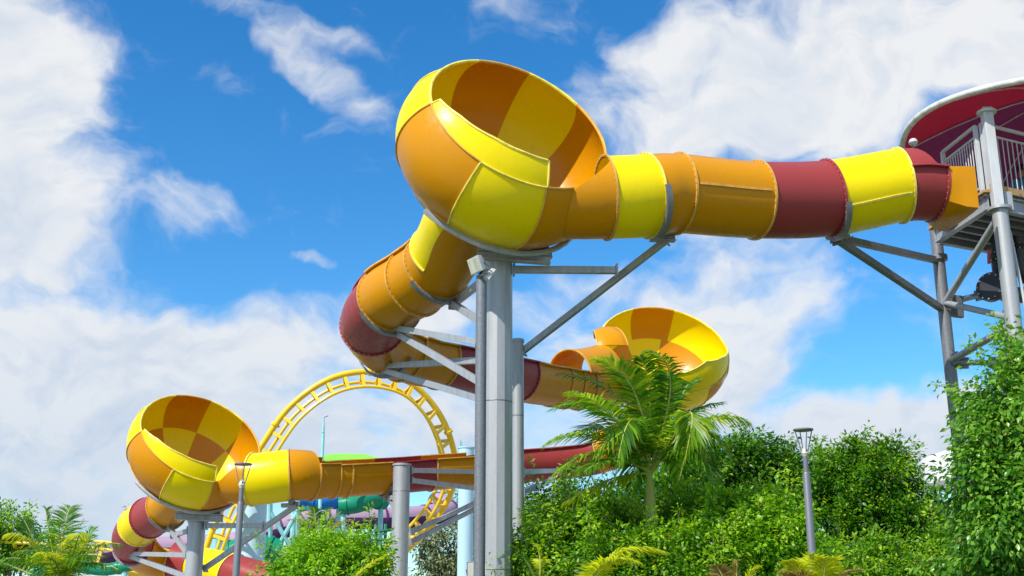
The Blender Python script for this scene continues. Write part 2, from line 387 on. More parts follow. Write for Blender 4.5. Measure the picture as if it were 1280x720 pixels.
def ringbar(path, u, a0, a1, mat, parent, w=0.032, h=0.036, bolts=True, name='flange', na=44):
    b = MB(); V = []; F = []
    for j in range(na + 1):
        A = D2(a0 + (a1 - a0) * j / na)
        for dr, dt in ((-0.004, -w / 2), (h, -w / 2), (h, w / 2), (-0.004, w / 2)): V.append(path.pt(u, A, dr, dt))
    for j in range(na):
        for k in range(4): F.append((j * 4 + k, j * 4 + (k + 1) % 4, j * 4 + 4 + (k + 1) % 4, j * 4 + 4 + k))
    if a1 - a0 < 359.9: F += [(0, 1, 2, 3), (na * 4 + 3, na * 4 + 2, na * 4 + 1, na * 4)]
    o = b.add(V, F).build(name, mat, parent)
    if bolts:
        bb = MB(); nb = int((a1 - a0) / 9)
        for j in range(nb):
            A = D2(a0 + (a1 - a0) * (j + .5) / nb); p0 = path.pt(u, A, h * .55, -w * .5 - .009); p1 = path.pt(u, A, h * .55, w * .5 + .009)
            bb.tube([p0, p1], 0.011, 5)
        q = bb.build('bolt_row', M['bolt'], parent, smooth=0); q['kind'] = 'stuff'
    return o
def edge(path, u0, u1, ang, mat, parent, out, w=0.085, t=0.03, n=12):
    "flat lip that runs along the top edge of an open flume"
    b = MB(); V = []; F = []
    for i in range(n + 1):
        u = u0 + (u1 - u0) * i / n; c, r, T, side, up = path.at(u); p = path.pt(u, D2(ang)); s = side if out > 0 else -side
        for x, y in ((-.03, 0), (w, 0), (w, t), (-.03, t)): V.append(p + s * x + up * y)
    for i in range(n):
        for k in range(4): F.append((i * 4 + k, i * 4 + (k + 1) % 4, i * 4 + 4 + (k + 1) % 4, i * 4 + 4 + k))
    F += [(0, 1, 2, 3), (n * 4 + 3, n * 4 + 2, n * 4 + 1, n * 4)]
    return b.add(V, F).build('edge_lip', mat, parent)
LBL = {'y': 'yellow', 'o': 'orange', 'r': 'dark red'}
def section(path, u0, u1, col, a0=0, a1=360, trim=None, side='start', fl=True, label=None, nu=10, bolts=True):
    o = shell(path, u0, u1, a0, a1, trim=trim, side=side, nu=nu).build('flume_section', M[col], slide)
    o['label'] = label or (LBL[col] + (' closed tube section' if a1 - a0 > 359 else ' open flume section'))
    if fl: ringbar(path, u1 if fl is True else fl, a0, a1, M['fl_' + col], o, bolts=bolts)
    if a1 - a0 < 350:
        edge(path, u0, u1, a0, M['fl_' + col], o, 1); edge(path, u0, u1, a1, M['fl_' + col], o, -1)
    return o
def seam(path, u0, u1, ang, mat, parent, h=0.03, w=0.05):
    b = MB(); V = []; F = []; n = 10
    for i in range(n + 1):
        u = u0 + (u1 - u0) * i / n
        for dr, da in ((-.004, -w), (h, -w), (h, w), (-.004, w)): V.append(path.pt(u, D2(ang) + da * .5, dr))
    for i in range(n):
        for k in range(4): F.append((i * 4 + k, i * 4 + (k + 1) % 4, i * 4 + 4 + (k + 1) % 4, i * 4 + 4 + k))
    F += [(0, 1, 2, 3), (n * 4 + 3, n * 4 + 2, n * 4 + 1, n * 4)]
    return b.add(V, F).build('overlap_seam', mat, parent)

# run 1: tower to the first bowl (stations run from the bowl to the tower)
R1 = Path([(640, 252, 18.75, .60), (700, 249, 18.72, .65), (757, 247, 18.80, .672), (808, 245, 19.0, .68), (846, 242, 19.25, .66), (944, 250, 19.75, .655), (1035, 248, 20.2, .665),
           (1124, 232, 20.3, .645), (1165, 232, 20.35, .62), (1190, 234, 20.4, .62)])
section(R1, 0.2, 2, 'o', trim=bowls[1], label='orange tube section leaving the first bowl', nu=12)
s = section(R1, 2, 3, 'y', label='bright yellow tube section beside the first bowl')
s = section(R1, 3, 4, 'o', label='short orange tube section')
s = section(R1, 4, 5, 'o', label='long orange tube section with an overlapping upper half'); seam(R1, 4.05, 4.95, 95, M['fl_o'], s)
s = section(R1, 5, 6, 'r', label='dark red tube section with a bolted flange')
s = section(R1, 6, 7, 'y', label='yellow tube section next to the launch end'); seam(R1, 6.05, 6.95, 122, M['fl_y'], s, .02)
s = section(R1, 7, 8, 'r', 82, 298, fl=8, label='dark red open launch section'); 
for (q0, q1) in ((0, 82), (298, 360)):      # the low hood over the launch end, its top edge dipping towards the tower
    b = MB(); V = []; F = []; nn = 12
    for dr in (0.0, -0.025):
        for i in range(nn + 1):
            u = 7 + i / nn; dip = (82 if q0 == 0 else 62) * (1 / (1 + math.exp(-(i / nn - .38) * 9)))
            for j in range(9):
                if q0 == 0: A = dip + (82 - dip) * j / 8
                else: A = 298 + (360 - dip - 298) * j / 8
                V.append(R1.pt(u, D2(A), dr))
    m = 9; o_ = m * (nn + 1)
    for i in range(nn):
        for j in range(8):
            k = i * m + j; F.append((k, k + 1, k + m + 1, k + m)); F.append((o_ + k, o_ + k + m, o_ + k + m + 1, o_ + k + 1))
        for k in (i * m, i * m + 8): F.append((k, k + m, o_ + k + m, o_ + k))
    q = b.add(V, F).build('hood', M['r'], s)
# run 2: first bowl to second bowl
R2 = Path([(600, 235, 19.4, .62), (577, 272, 20.0, .62), (563, 305, 20.6, .64), (546, 334, 21.1, .64), (519, 354, 21.6, .64), (487, 374, 22.2, .64), (466, 403, 23.2, .64), (484, 430, 24.4, .64),
           (518, 444, 25.2, .64), (548, 450, 25.8, .64), (596, 459, 26.8, .64), (640, 467, 28.0, .64), (668, 473, 28.8, .64), (690, 476, 29.4, .64), (706, 479, 29.9, .64), (722, 481, 30.3, .64), (745, 480, 31.0, .66), (772, 474, 31.7, .7)])
o_ = shell(R2, 0.2, 2.4, 225, 335, trim=bowls[1]).build('flume_section', M['y'], slide); o_['label'] = 'yellow collar panel under the first bowl'
ringbar(R2, 2.4, 225, 335, M['fl_y'], o_, bolts=False)
o_ = shell(R2, 0.2, 2.4, 50, 225, trim=bowls[1]).build('flume_section', M['o'], slide); o_['label'] = 'orange collar panel under the first bowl'
section(R2, 2.4, 3, 'o', 50, 330, label='orange flume section below the first bowl')
section(R2, 3, 4, 'o', 70, 320, label='ribbed orange flume section'); section(R2, 4, 5, 'o', 78, 318, label='orange flume section before the turn')
section(R2, 5, 6.1, 'r', 80, 325, label='dark red flume section on the outside of the turn'); section(R2, 6.1, 7.6, 'o', 75, 318, label='orange flume section under the turn')
section(R2, 7.6, 9, 'o', 70, 300, label='orange flume section leaving the turn'); section(R2, 9, 11.2, 'r', 70, 290, label='dark red flume section behind the column', nu=14)
section(R2, 11.2, 13, 'o', 70, 290); section(R2, 13, 14, 'o', 70, 290); section(R2, 14, 15, 'o', 70, 285); section(R2, 15, 16.9, 'o', 70, 285, trim=bowls[2], side='end', fl=False)
# run 3: second bowl to third bowl
R3 = Path([(808, 475, 33.0, .6), (806, 520, 33.8, .6), (792, 548, 34.5, .6), (748, 566, 35.0, .62), (700, 573, 35.0, .64), (640, 577, 34.7, .64), (595, 581, 34.0, .64), (550, 584, 33.4, .64), (500, 588, 32.8, .64),
           (430, 592, 31.9, .64), (413, 593, 31.7, .64), (387, 594, 31.3, .66), (362, 594, 31.0, .68), (316, 599, 31.0, .69), (290, 596, 31.25, .68), (262, 594, 31.7, .62)])
section(R3, 0.3, 2, 'o', trim=bowls[2]); section(R3, 2, 3, 'o', 70, 330); section(R3, 3, 5, 'r', 60, 292, label='dark red flume section turning behind the palm'); section(R3, 5, 6, 'r', 62, 280, fl=False)
section(R3, 6, 7.3, 'o', 52, 285); section(R3, 7.3, 8.3, 'r', 52, 285); section(R3, 8.3, 9, 'o', 52, 285); section(R3, 9, 10, 'o', 52, 285); section(R3, 10, 11, 'o', 40, 290)
section(R3, 11, 12, 'o', label='orange tube section before the third bowl'); section(R3, 12, 13, 'y', label='yellow tube section before the third bowl'); section(R3, 13, 14.8, 'o', trim=bowls[3], side='end', fl=False, label='orange tube section entering the third bowl')
# run 4: out of the third bowl
R4 = Path([(240, 600, 32.6, .6), (226, 618, 33.2, .6), (211, 632, 33.8, .6), (197, 642, 34.3, .6), (182, 650, 34.8, .6), (170, 662, 35.4, .6), (165, 676, 36.2, .6), (176, 690, 37.2, .6), (196, 698, 37.8, .6),
           (218, 702, 37.9, .62), (244, 707, 37.6, .62), (280, 714, 37.0, .62), (300, 720, 36.6, .62), (345, 732, 36, .62), (420, 748, 35, .62)])
section(R4, 0.3, 2.2, 'o', trim=bowls[3]); section(R4, 2.2, 3.7, 'r', label='dark red tube section under the third bowl'); section(R4, 3.7, 4.7, 'y', label='yellow tube section in the tight turn')
section(R4, 4.7, 6.3, 'r', 75, 330, label='dark red flume section in the tight turn'); section(R4, 6.3, 8.9, 'o', 75, 300, label='orange flume section at the foot of the turn', nu=16); section(R4, 8.9, 10, 'r')
section(R4, 10, 11.6, 'y'); section(R4, 11.6, 14, 'r')

# the bowls
def tube_poly(path, u0, u1, n=14): return [path.at(u0 + (u1 - u0) * i / n)[:2] for i in range(n + 1)]
def in_tube(q, poly):
    best = 1e9
    for (a, ra), (b, rb) in zip(poly[:-1], poly[1:]):
        ab = b - a; t = (q - a) @ ab / (ab @ ab)
        if t < 0 or t > 1: continue
        best = min(best, np.linalg.norm(q - a - ab * t) - (ra + (rb - ra) * t) + 0.012)
    return best
def bowl_panel(B, f0, f1, a0, a1, polys, mat, parent, label=None, name='bowl_panel', th=0.03, step=2.6):
    A0 = a0 if callable(a0) else (lambda p: a0); A1 = a1 if callable(a1) else (lambda p: a1)
    nf = max(4, int((f1 - f0) / step)); na = max(3, int(abs(A1((f0 + f1) / 2) - A0((f0 + f1) / 2)) / step))
    prm = np.array([[[f0 + (f1 - f0) * j / nf, 0.0] for j in range(nf + 1)] for i in range(na + 1)])
    for i in range(na + 1):
        for j in range(nf + 1):
            p = prm[i, j, 0]; prm[i, j, 1] = A0(p) + (A1(p) - A0(p)) * i / na
    def D(q): return min([in_tube(B.pt(*q), pl) for pl in polys] or [9])
    dist = np.array([[D(prm[i, j]) for j in range(nf + 1)] for i in range(na + 1)])
    ins = dist < 0; moved = np.zeros_like(ins); new = prm.copy()
    if ins.all(): return None
    for i in range(na + 1):
        for j in range(nf + 1):
            if not ins[i, j]: continue
            cand = [(x, y) for x, y in ((i + 1, j), (i - 1, j), (i, j + 1), (i, j - 1), (i + 1, j + 1), (i - 1, j - 1), (i + 1, j - 1), (i - 1, j + 1)) if 0 <= x <= na and 0 <= y <= nf and not ins[x, y]]
            if not cand: continue
            pts = []
            for c in cand:
                lo, hi = prm[i, j].copy(), prm[c].copy()
                for _ in range(10):
                    mid = (lo + hi) / 2
                    if D(mid) < 0: lo = mid
                    else: hi = mid
                pts.append((np.linalg.norm(B.pt(*hi) - B.pt(*prm[i, j])), hi))
            new[i, j] = min(pts, key=lambda t: t[0])[1]; moved[i, j] = True
    b = MB(); V = []; F = []; keep = {}
    for dr in (0, -th):
        for i in range(na + 1):
            for j in range(nf + 1): V.append(B.pt(new[i, j, 0], new[i, j, 1], dr))
    m = nf + 1; o = m * (na + 1)
    def alive(i, j):
        if not (0 <= i < na and 0 <= j < nf): return False
        c = [(i, j), (i, j + 1), (i + 1, j + 1), (i + 1, j)]
        return all((not ins[x]) or moved[x] for x in c) and any(not ins[x] for x in c)
    for i in range(na):
        for j in range(nf):
            if not alive(i, j): continue
            k = i * m + j; F.append((k, k + 1, k + m + 1, k + m)); F.append((o + k, o + k + m, o + k + m + 1, o + k + 1))
            for (di, dj, p, q) in ((-1, 0, k, k + 1), (1, 0, k + m, k + m + 1), (0, -1, k, k + m), (0, 1, k + 1, k + m + 1)):
                if not alive(i + di, j + dj): F.append((p, q, o + q, o + p))
    used = sorted({x for f in F for x in f}); mp = {x: i for i, x in enumerate(used)}
    if not F: return None
    b.add([V[x] for x in used], [tuple(mp[x] for x in f) for f in F])
    q = b.build(name, M[mat], parent); 
    if label: q['label'] = label
    return q
def curve_tube(B, pts, r, mat, parent, name, dr=0.0, polys=()):
    runs = []; cur = []
    for p in pts:
        q = B.pt(p[0], p[1], dr)
        if min([in_tube(q, pl) for pl in polys] or [9]) < -0.005:
            if len(cur) > 1: runs.append(cur)
            cur = []
        else: cur.append(q)
    if len(cur) > 1: runs.append(cur)
    if not runs: return
    b = MB()
    for c in runs: b.tube(c, r, 6)
    return b.build(name, M[mat], parent)
def lerp_table(tab):
    xs = [t[0] for t in tab]; ys = [t[1] for t in tab]
    return lambda p: float(np.interp(p, xs, ys))
def make_bowl(B, outer, inner, lat, lip, lips, polys, label, step=2.6):
    """outer / inner: lists of (phi0, phi1, colour, label); lip(phi): how far the wall curls in over the mouth"""
    root = empty('bowl', B.c - np.array(slide.location), parent=slide); root['label'] = label
    for (f0, f1, c, *lb) in outer:
        bowl_panel(B, f0, f1, B.al, lat, polys, c, root, lb[0] if lb else LBL[c] + ' panel of the bowl wall', step=step)
        curve_tube(B, [(f0, B.al + (lat - B.al) * i / 16) for i in range(17)], 0.016, 'fl_' + c, root, 'panel_flange', 0.012, polys)
    for (f0, f1, c) in inner:
        bowl_panel(B, f0, f1, lat, 178.5, polys, c, root, LBL[c] + ' panel of the bowl floor', 'floor_panel', step=step * 1.3)
    for (f0, f1, c) in lips:
        bowl_panel(B, f0, f1, lip, B.al, polys, c, root, LBL[c] + ' lip curling in over the mouth of the bowl', 'lip_panel', step=step)
        for ff in (f0, f1):
            if B.al - lip(ff) > 4: curve_tube(B, [(ff, lip(ff) + (B.al - lip(ff)) * i / 8) for i in range(9)], 0.02, 'fl_' + c, root, 'panel_flange', 0.0, polys)
    allp = sorted(set([f for o in outer for f in o[:2]]))
    for (f0, f1, c, *lb) in outer:
        n = max(4, int((f1 - f0) / 3)); pts = [(f0 + (f1 - f0) * i / n) for i in range(n + 1)]
        inl = any(a <= (f0 + f1) / 2 <= b for a, b, _ in lips)
        curve_tube(B, [(p, (lip(p) if inl else B.al)) for p in pts], 0.024, ('fl_y' if inl else 'fl_' + c), root, 'rim', 0.0, polys)
        if inl: curve_tube(B, [(p, B.al) for p in pts], 0.015, 'fl_' + c, root, 'panel_flange', 0.014, polys)
        curve_tube(B, [(p, lat) for p in pts], 0.015, 'fl_' + c, root, 'panel_flange', 0.012, polys)
    return root
t1 = [tube_poly(R1, 0.2, 3), tube_poly(R2, 0.2, 3)]
lip1 = lerp_table([(-75, 57.0), (-20, 56.0), (0, 52), (20, 46), (50, 41.5), (75, 41), (94, 42)])
def flip(lip): return lip
b1 = make_bowl(bowls[1], [(0, 52, 'o', 'orange panel bulging on the left of the bowl'), (52, 93, 'y', 'yellow panel on the underside of the bowl'), (93, 140, 'o'), (140, 178, 'o'), (178, 213, 'o'), (213, 250, 'y'), (250, 286, 'o'), (286, 322, 'y'), (322, 360, 'y')],
     [(0, 52, 'y'), (52, 93, 'o'), (93, 140, 'y'), (140, 178, 'o'), (178, 213, 'y'), (213, 250, 'o'), (250, 286, 'y'), (286, 322, 'o'), (322, 360, 'o')], 132, lip1, [(0, 94, 'y')], t1, 'largest bowl, high on the front column', 2.2)
t3 = [tube_poly(R3, 12, 14.9), tube_poly(R4, 0.3, 3)]
lip3 = lerp_table([(0, 62), (20, 54), (50, 49.5), (75, 49), (91, 50)])
b3 = make_bowl(bowls[3], [(0, 52, 'o'), (52, 90, 'y'), (90, 140, 'o'), (140, 178, 'o'), (178, 211, 'o'), (211, 248, 'y'), (248, 285, 'o'), (285, 322, 'y'), (322, 360, 'y')],
     [(0, 52, 'y'), (52, 90, 'o'), (90, 140, 'y'), (140, 178, 'o'), (178, 211, 'y'), (211, 248, 'o'), (248, 285, 'y'), (285, 322, 'o'), (322, 360, 'y')], 120, lip3, [(0, 91, 'y')], t3, 'lowest bowl, at the left with a checkered inside', 3)
t2 = [tube_poly(R2, 14, 17), tube_poly(R3, 0.3, 3)]
lip2 = lerp_table([(60, 58), (90, 58), (126, 51), (150, 60), (175, 74), (190, 79)])
b2 = make_bowl(bowls[2], [(0, 42, 'o'), (42, 84, 'y'), (84, 124, 'y'), (124, 160, 'o'), (160, 213, 'y'), (213, 250, 'y'), (250, 290, 'o'), (290, 325, 'y'), (325, 360, 'y')],
     [(0, 42, 'y'), (42, 84, 'o'), (84, 124, 'y'), (124, 160, 'y'), (160, 213, 'o'), (213, 257, 'o'), (257, 297, 'y'), (297, 330, 'o'), (330, 360, 'y')], 122, lip2, [(60, 190, 'y')], t2, 'bowl behind the tall palm, its lip on the right', 3)
# scroll-shaped hood over the flume ahead of the second bowl
def hood(pts_u, a0, a1, grow, name, mat, label):
    b = MB(); V = []; F = []; n = len(pts_u) - 1; na = 26
    for dr in (0.0, -0.03):
        for i, u in enumerate(pts_u):
            for j in range(na + 1):
                q = j / na; V.append(R2.pt(u, D2(a0 + (a1 - a0) * q), dr + grow(i / n, q)))
    m = na + 1; o = m * (n + 1)
    for i in range(n):
        for j in range(na):
            k = i * m + j; F.append((k, k + 1, k + m + 1, k + m)); F.append((o + k, o + k + m, o + k + m + 1, o + k + 1))
    for j in range(na):
        for k in (j, n * m + j): F.append((k, k + 1, o + k + 1, o + k))
    for i in range(n):
        for k in (i * m, i * m + na): F.append((k, k + m, o + k + m, o + k))
    q = b.add(V, F).build(name, M[mat], slide); q['label'] = label; return q
RH = Path([(712, 471, 30.0, .70), (727, 470, 30.4, .72), (744, 468, 30.9, .75), (758, 466, 31.4, .8)])
q = shell(RH, 0, 3, -100, 88, trim=bowls[2], side='end').build('flume_hood', M['o'], slide); q['label'] = 'orange hood closing the open flume before the bowl'; ringbar(RH, 0.02, -100, 88, M['fl_o'], q, w=.05, h=.02, bolts=False)
RC_ = Path([(750, 456, 31.9, .95), (756, 455, 31.9, 1.02), (762, 455, 31.95, 1.03), (768, 455, 32.0, 1.0)])
q = shell(RC_, 0, 3, -25, 72, na=24).build('entry_collar', M['o'], slide); q['label'] = 'tall orange collar where the flume opens into the second bowl'; ringbar(RC_, 0.02, -25, 72, M['fl_o'], q, h=.02, bolts=False); ringbar(RC_, 2.98, -25, 72, M['fl_o'], q, h=.02, bolts=False)
# steel hoops that cradle the bowls
def hoop(B, a, f0, f1, parent, r=0.05):
    b = MB(); b.tube([B.pt(f0 + (f1 - f0) * i / 30, a, 0.07) for i in range(31)], r, 6); return b.build('cradle_hoop', M['steel'], parent)

# ------------------------------------------------------------------ steel columns and arms
def column(top, r, label, sides=12, mat='steel', name='support_column', group='steel columns of the water slide', cap=True, base=True):
    top = np.array(top); root = empty(name, (top[0], top[1], 0), label, 'column', group)
    b = MB(); b.tube([(top[0], top[1], 0.0), tuple(top)], r, sides); b.build('post', M[mat], root, smooth=25)
    for hz in np.arange(2.4, top[2] - .5, 2.6): MB().lathe([(r * 1.0, -.012), (r * 1.025, 0), (r * 1.0, .012)], (top[0], top[1], hz), sides).build('weld_seam', M['dsteel'], root)
    if cap:
        b = MB(); b.lathe([(r * 1.12, 0), (r * 1.12, .05), (r * .9, .06)], top - [0, 0, .03], 20); b.build('cap_plate', M[mat], root)
    b = MB(); b.lathe([(r * 1.9, 0.0), (r * 1.9, .04), (r * 1.85, .045)], (top[0], top[1], 0.006), 20); b.build('base_plate', M[mat], root)
    return root
def arm(root, a, b, w=0.11, h=0.11, mat='steel', kind='box', name='arm', ends=True):
    o = MB().beam(a, b, w, h, kind=kind).build(name, M[mat], root, smooth=0, bevel=0.006)
    if ends:
        t = nv(np.array(b) - a)
        for p in (np.array(a) + t * .02, np.array(b) - t * .02): MB().beam(p - t * .015, p + t * .015, w * 1.7, h * 1.7).build('end_plate', M[mat], root, smooth=0)
    return o
def saddle(path, u, root, a0=110, a1=200, w=.1, plate=True):
    b = MB(); V = []; F = []; n = 16
    for j in range(n + 1):
        A = D2(a0 + (a1 - a0) * j / n)
        e = .02 + .045 * math.sin(math.pi * j / n)
        for dr, dt in ((.038, -w / 2), (.038 + e, -w / 2), (.038 + e, w / 2), (.038, w / 2)): V.append(path.pt(u, A, dr, dt))
    for j in range(n):
        for k in range(4): F.append((j * 4 + k, j * 4 + (k + 1) % 4, j * 4 + 4 + (k + 1) % 4, j * 4 + 4 + k))
    F += [(0, 1, 2, 3), (n * 4 + 3, n * 4 + 2, n * 4 + 1, n * 4)]
    return b.add(V, F).build('saddle', M['dsteel'], root)
# main column under the first bowl
mc = column(P(622, 322, 19.2), .245, 'thick grey main column carrying the largest bowl', 12, 'lsteel')
hoop(bowls[1], 118, 37, 150, mc); 
arm(mc, P(597, 318, 18.9), P(688, 325, 19.0), .16, .15, kind='I', name='cross_beam', ends=False)
arm(mc, P(612, 316, 19.35), P(690, 318, 19.5), .14, .14, kind='I', name='cross_beam', ends=False)
MB().beam(P(664, 316, 19.2), P(686, 316, 19.2), .35, .18).build('bearing_block', M['dsteel'], mc, smooth=0, bevel=.01)
MB().beam(P(617, 322, 19.2), P(620, 303, 19.1), .3, .12).build('bearing_block', M['steel'], mc, smooth=0, bevel=.01)
arm(mc, P(641, 337, 19.2), P(772, 338, 19.35), .10, .115)
c = R1.pt(3.0, math.pi, .17)
arm(mc, P(652, 440, 20.1), P(833, 300, 19.4), .10, .105)
arm(mc, P(812, 297, 19.4), P(844, 298, 19.45), .16, .11, kind='I', name='cross_beam', ends=False)
saddle(R1, 3.03, mc, 95, 190)
for q in ((483, 408, 22.3, 600, 428, 19.5), (487, 411, 22.3, 604, 480, 19.4), (553, 371, 21.5, 604, 404, 19.4), (566, 381, 21.4, 602, 352, 19.4), (472, 458, 24.4, 606, 450, 19.6), (474, 461, 24.4, 606, 500, 19.6)):
    arm(mc, P(*q[:3]), P(*q[3:]), .10, .115)
saddle(R2, 3.02, mc, 120, 235); saddle(R2, 5.02, mc, 110, 240); saddle(R2, 7.0, mc, 120, 240)
bc = column(P(647, 426, 20.1), .105, 'slimmer grey column right behind the main column, cut off halfway up', 16, 'lsteel')
arm(bc, P(650, 590, 20.2), P(700, 588, 30), .1, .1); arm(bc, P(650, 616, 20.2), P(690, 600, 31), .1, .1)
# column in the middle left
c2 = column(P(502.5, 581, 31.2), .228, 'grey column carrying the open flume between the loop and the main column', 20, 'lsteel')
for q in ((512, 588, 31.2, 606, 590, 33.4), (512, 600, 31.2, 606, 612, 33.4), (514, 665, 31.3, 640, 608, 34), (513, 678, 31.3, 640, 612, 34), (498, 640, 31.2, 484, 620, 32.6), (498, 622, 31.2, 486, 622, 32.4)):
    arm(c2, P(*q[:3]), P(*q[3:]), .12, .12, 'lsteel')
saddle(R3, 8.3, c2, 120, 230)
# column under the third bowl
c3 = column(P(246.5, 652, 31.6), .23, 'grey column under the lowest, leftmost bowl', 20, 'steel')
hoop(bowls[3], 119, 25, 150, c3)
arm(c3, P(219, 645, 31.3), P(279, 648, 31.4), .2, .2, kind='I', name='cross_beam', ends=False)
MB().beam(P(224, 640, 31.6), P(276, 641, 31.7), .3, .16).build('bearing_block', M['dsteel'], c3, smooth=0, bevel=.01)
for q in ((257, 657, 31.5, 330, 657, 31.2), (255, 711, 31.5, 372, 631, 31.0), (212, 660, 33.6, 238, 697, 31.8), (217, 669, 33.6, 238, 663, 31.8), (158, 692, 36, 236, 694, 31.9), (160, 694, 36, 236, 722, 31.9)):
    arm(c3, P(*q[:3]), P(*q[3:]), .12, .13)
arm(c3, P(352, 632, 31.1), P(374, 631, 31.1), .2, .1, name='cross_beam', ends=False)
saddle(R3, 12.0, c3, 110, 200); saddle(R4, 2.2, c3, 120, 240); saddle(R4, 6.3, c3, 130, 250)

# floodlight pole in front of the main column
fp = empty('floodlight_pole', P(602, 720, 18.2) * [1, 1, 0], 'slim dark grey floodlight pole in front of the main column', 'light pole')
tp = P(602, 345, 18.2); bx_ = P(602, 345, 18.2)
MB().tube([(tp[0], tp[1], 0), tp], .085, 16).build('post', M['dsteel'], fp)
MB().tube([tp, tp + [0, 0, .30]], .035, 10).build('spigot', M['dark'], fp)
MB().lathe([(.05, 0), (.05, .12)], tp + [0, 0, .1], 12).build('collar', M['dark'], fp)
def flood(c, d, parent, sc=1.0, mat='white'):
    d = nv(d); side = nv(np.cross(d, (0, 0, 1))); u = np.cross(side, d); c = np.array(c)
    b = MB(); V = []
    for t, ww, hh in ((-.09, .09, .06), (-.02, .15, .11), (.06, .17, .13)):
        for sx, sy in ((-1, -1), (1, -1), (1, 1), (-1, 1)): V.append(c + d * t * sc + side * sx * ww * sc + u * sy * hh * sc)
    F = [(0, 3, 2, 1), (8, 9, 10, 11)] + [(i * 4 + k, i * 4 + (k + 1) % 4, i * 4 + 4 + (k + 1) % 4, i * 4 + 4 + k) for i in range(2) for k in range(4)]
    o = b.add(V, F).build('floodlight_housing', M[mat], parent, smooth=0, bevel=.008)
    MB().beam(c + d * .06 * sc, c + d * .067 * sc, .3 * sc, .22 * sc).build('lens', M['glass'], o, smooth=0)
    fb = MB()
    for k in range(5): fb.beam(c - d * .1 * sc + side * (k - 2) * .035 * sc, c - d * .03 * sc + side * (k - 2) * .035 * sc, .008, .16 * sc)
    fb.build('cooling_fins', M[mat], o, smooth=0)['kind'] = 'stuff'
    br = MB(); br.tube([c - side * .18 * sc, c - side * .18 * sc - d * .1 * sc - u * .12 * sc, c + side * .18 * sc - d * .1 * sc - u * .12 * sc, c + side * .18 * sc], .012, 6); br.build('bracket', M['dsteel'], o)
flood(P(597, 331, 18.1), (-.8, -.5, -.35), fp); flood(P(609, 344, 18.15), (.75, .25, -.5), fp, .85)
bl_ = empty('floodlight', P(597, 712, 17.7), 'small grey floodlight box low beside the slim pole at the bottom edge', 'floodlight')
flood(P(597, 712, 17.7), (-.1, -1, -.1), bl_, .95, 'lamp')
MB().tube([P(597, 716, 17.8), P(601, 716, 18.15)], .02, 6).build('mounting_arm', M['dsteel'], bl_)

# ------------------------------------------------------------------ street lamps
def street_lamp(px, py, d, label, wpx):
    top = P(px, py, d); root = empty('street_lamp', top * [1, 1, 0], label, 'street lamp', 'grey street lamps with funnel heads')
    s = wpx * d / FPX / .46; x, y, z = top
    MB().lathe([(.01, .03 * s), (.12 * s, .025 * s), (.23 * s, .01 * s), (.23 * s, -.02 * s), (.2 * s, -.03 * s)], top, 24).build('lamp_shade', M['lamp'], root)
    for k in range(4):
        q = k * math.pi / 2 + .14; e = np.array([math.cos(q), math.sin(q), 0])
        MB().beam(top + e * .2 * s - [0, 0, .02], top + e * .045 * s - [0, 0, .62 * s], .016 * s, .022 * s).build('strut', M['lamp'], root, smooth=0)
    MB().lathe([(.055 * s, -.95 * s), (.055 * s, -.62 * s), (.09 * s, -.55 * s), (.07 * s, -.47 * s), (.02 * s, -.40 * s)], top, 16).build('lamp_holder', M['glass'], root)
    MB().tube([top - [0, 0, .62 * s], top - [0, 0, 1.0 * s]], .058 * s, 14).build('neck', M['lamp'], root)
    MB().tube([top - [0, 0, .98 * s], top - [0, 0, 1.02 * s], (x, y, 0)], [.07 * s, .085 * s, .10 * s], 18).build('post', M['lamp'], root)
    return root
street_lamp(304, 580, 28.5, 'dark grey street lamp in front of the lowest bowl', 22)
street_lamp(1004, 537, 17.2, 'dark grey street lamp standing in front of the right-hand trees', 25)

# ------------------------------------------------------------------ launch tower
def PT(x, y, d): return P(x, y, d * .975)
tw = empty('launch_tower', PZ(1240, 262, 9.2) * [1, 1, 0], 'steel launch tower with railed deck and braces at the right edge', 'tower')
zD = PT(1237, 262, 21)[2]                       # underside of the edge beams
NC = PT(1237, 262, 21)                          # near left corner
FC = PZ(1172, 304, zD)                         # far left corner
lft = nv((FC - NC) * [1, 1, 0]); rgt = np.array([-lft[1], lft[0], 0]); rgt = rgt if rgt[0] > 0 else -rgt
rgt = nv(rgt + np.array([0.0, .35, 0])) 
Ls = np.linalg.norm((FC - NC)[:2]); Lw = 6.0
hB = .3
arm(tw, NC + [0, 0, hB / 2], FC + [0, 0, hB / 2], .12, hB, kind='I', name='edge_beam', ends=False)
arm(tw, NC + [0, 0, hB / 2] + rgt * .08, NC + rgt * Lw + [0, 0, hB / 2], .12, hB, kind='I', name='edge_beam', ends=False)
arm(tw, FC + [0, 0, hB / 2] + rgt * .08, FC + rgt * Lw + [0, 0, hB / 2], .12, hB, kind='I', name='edge_beam', ends=False)
for k in range(1, 6):
    a = NC + lft * Ls * k / 6 + [0, 0, hB / 2] + rgt * .08; arm(tw, a, a + rgt * (Lw - .1), .08, .2, 'dsteel', name='joist', ends=False)
for k in range(14):
    a = NC + rgt * (.1 + k * .42) + [0, 0, hB + .03] - lft * .1; MB().beam(a, a + lft * (Ls + .2), .40, .05).build('deck_board', M['dsteel' if k else 'wood'], tw, smooth=0)
MB().beam(NC + [0, 0, hB + .075] - lft * .12, NC + rgt * Lw + [0, 0, hB + .075] - lft * .12, .05, .13).build('deck_fascia', M['wood'], tw, smooth=0)
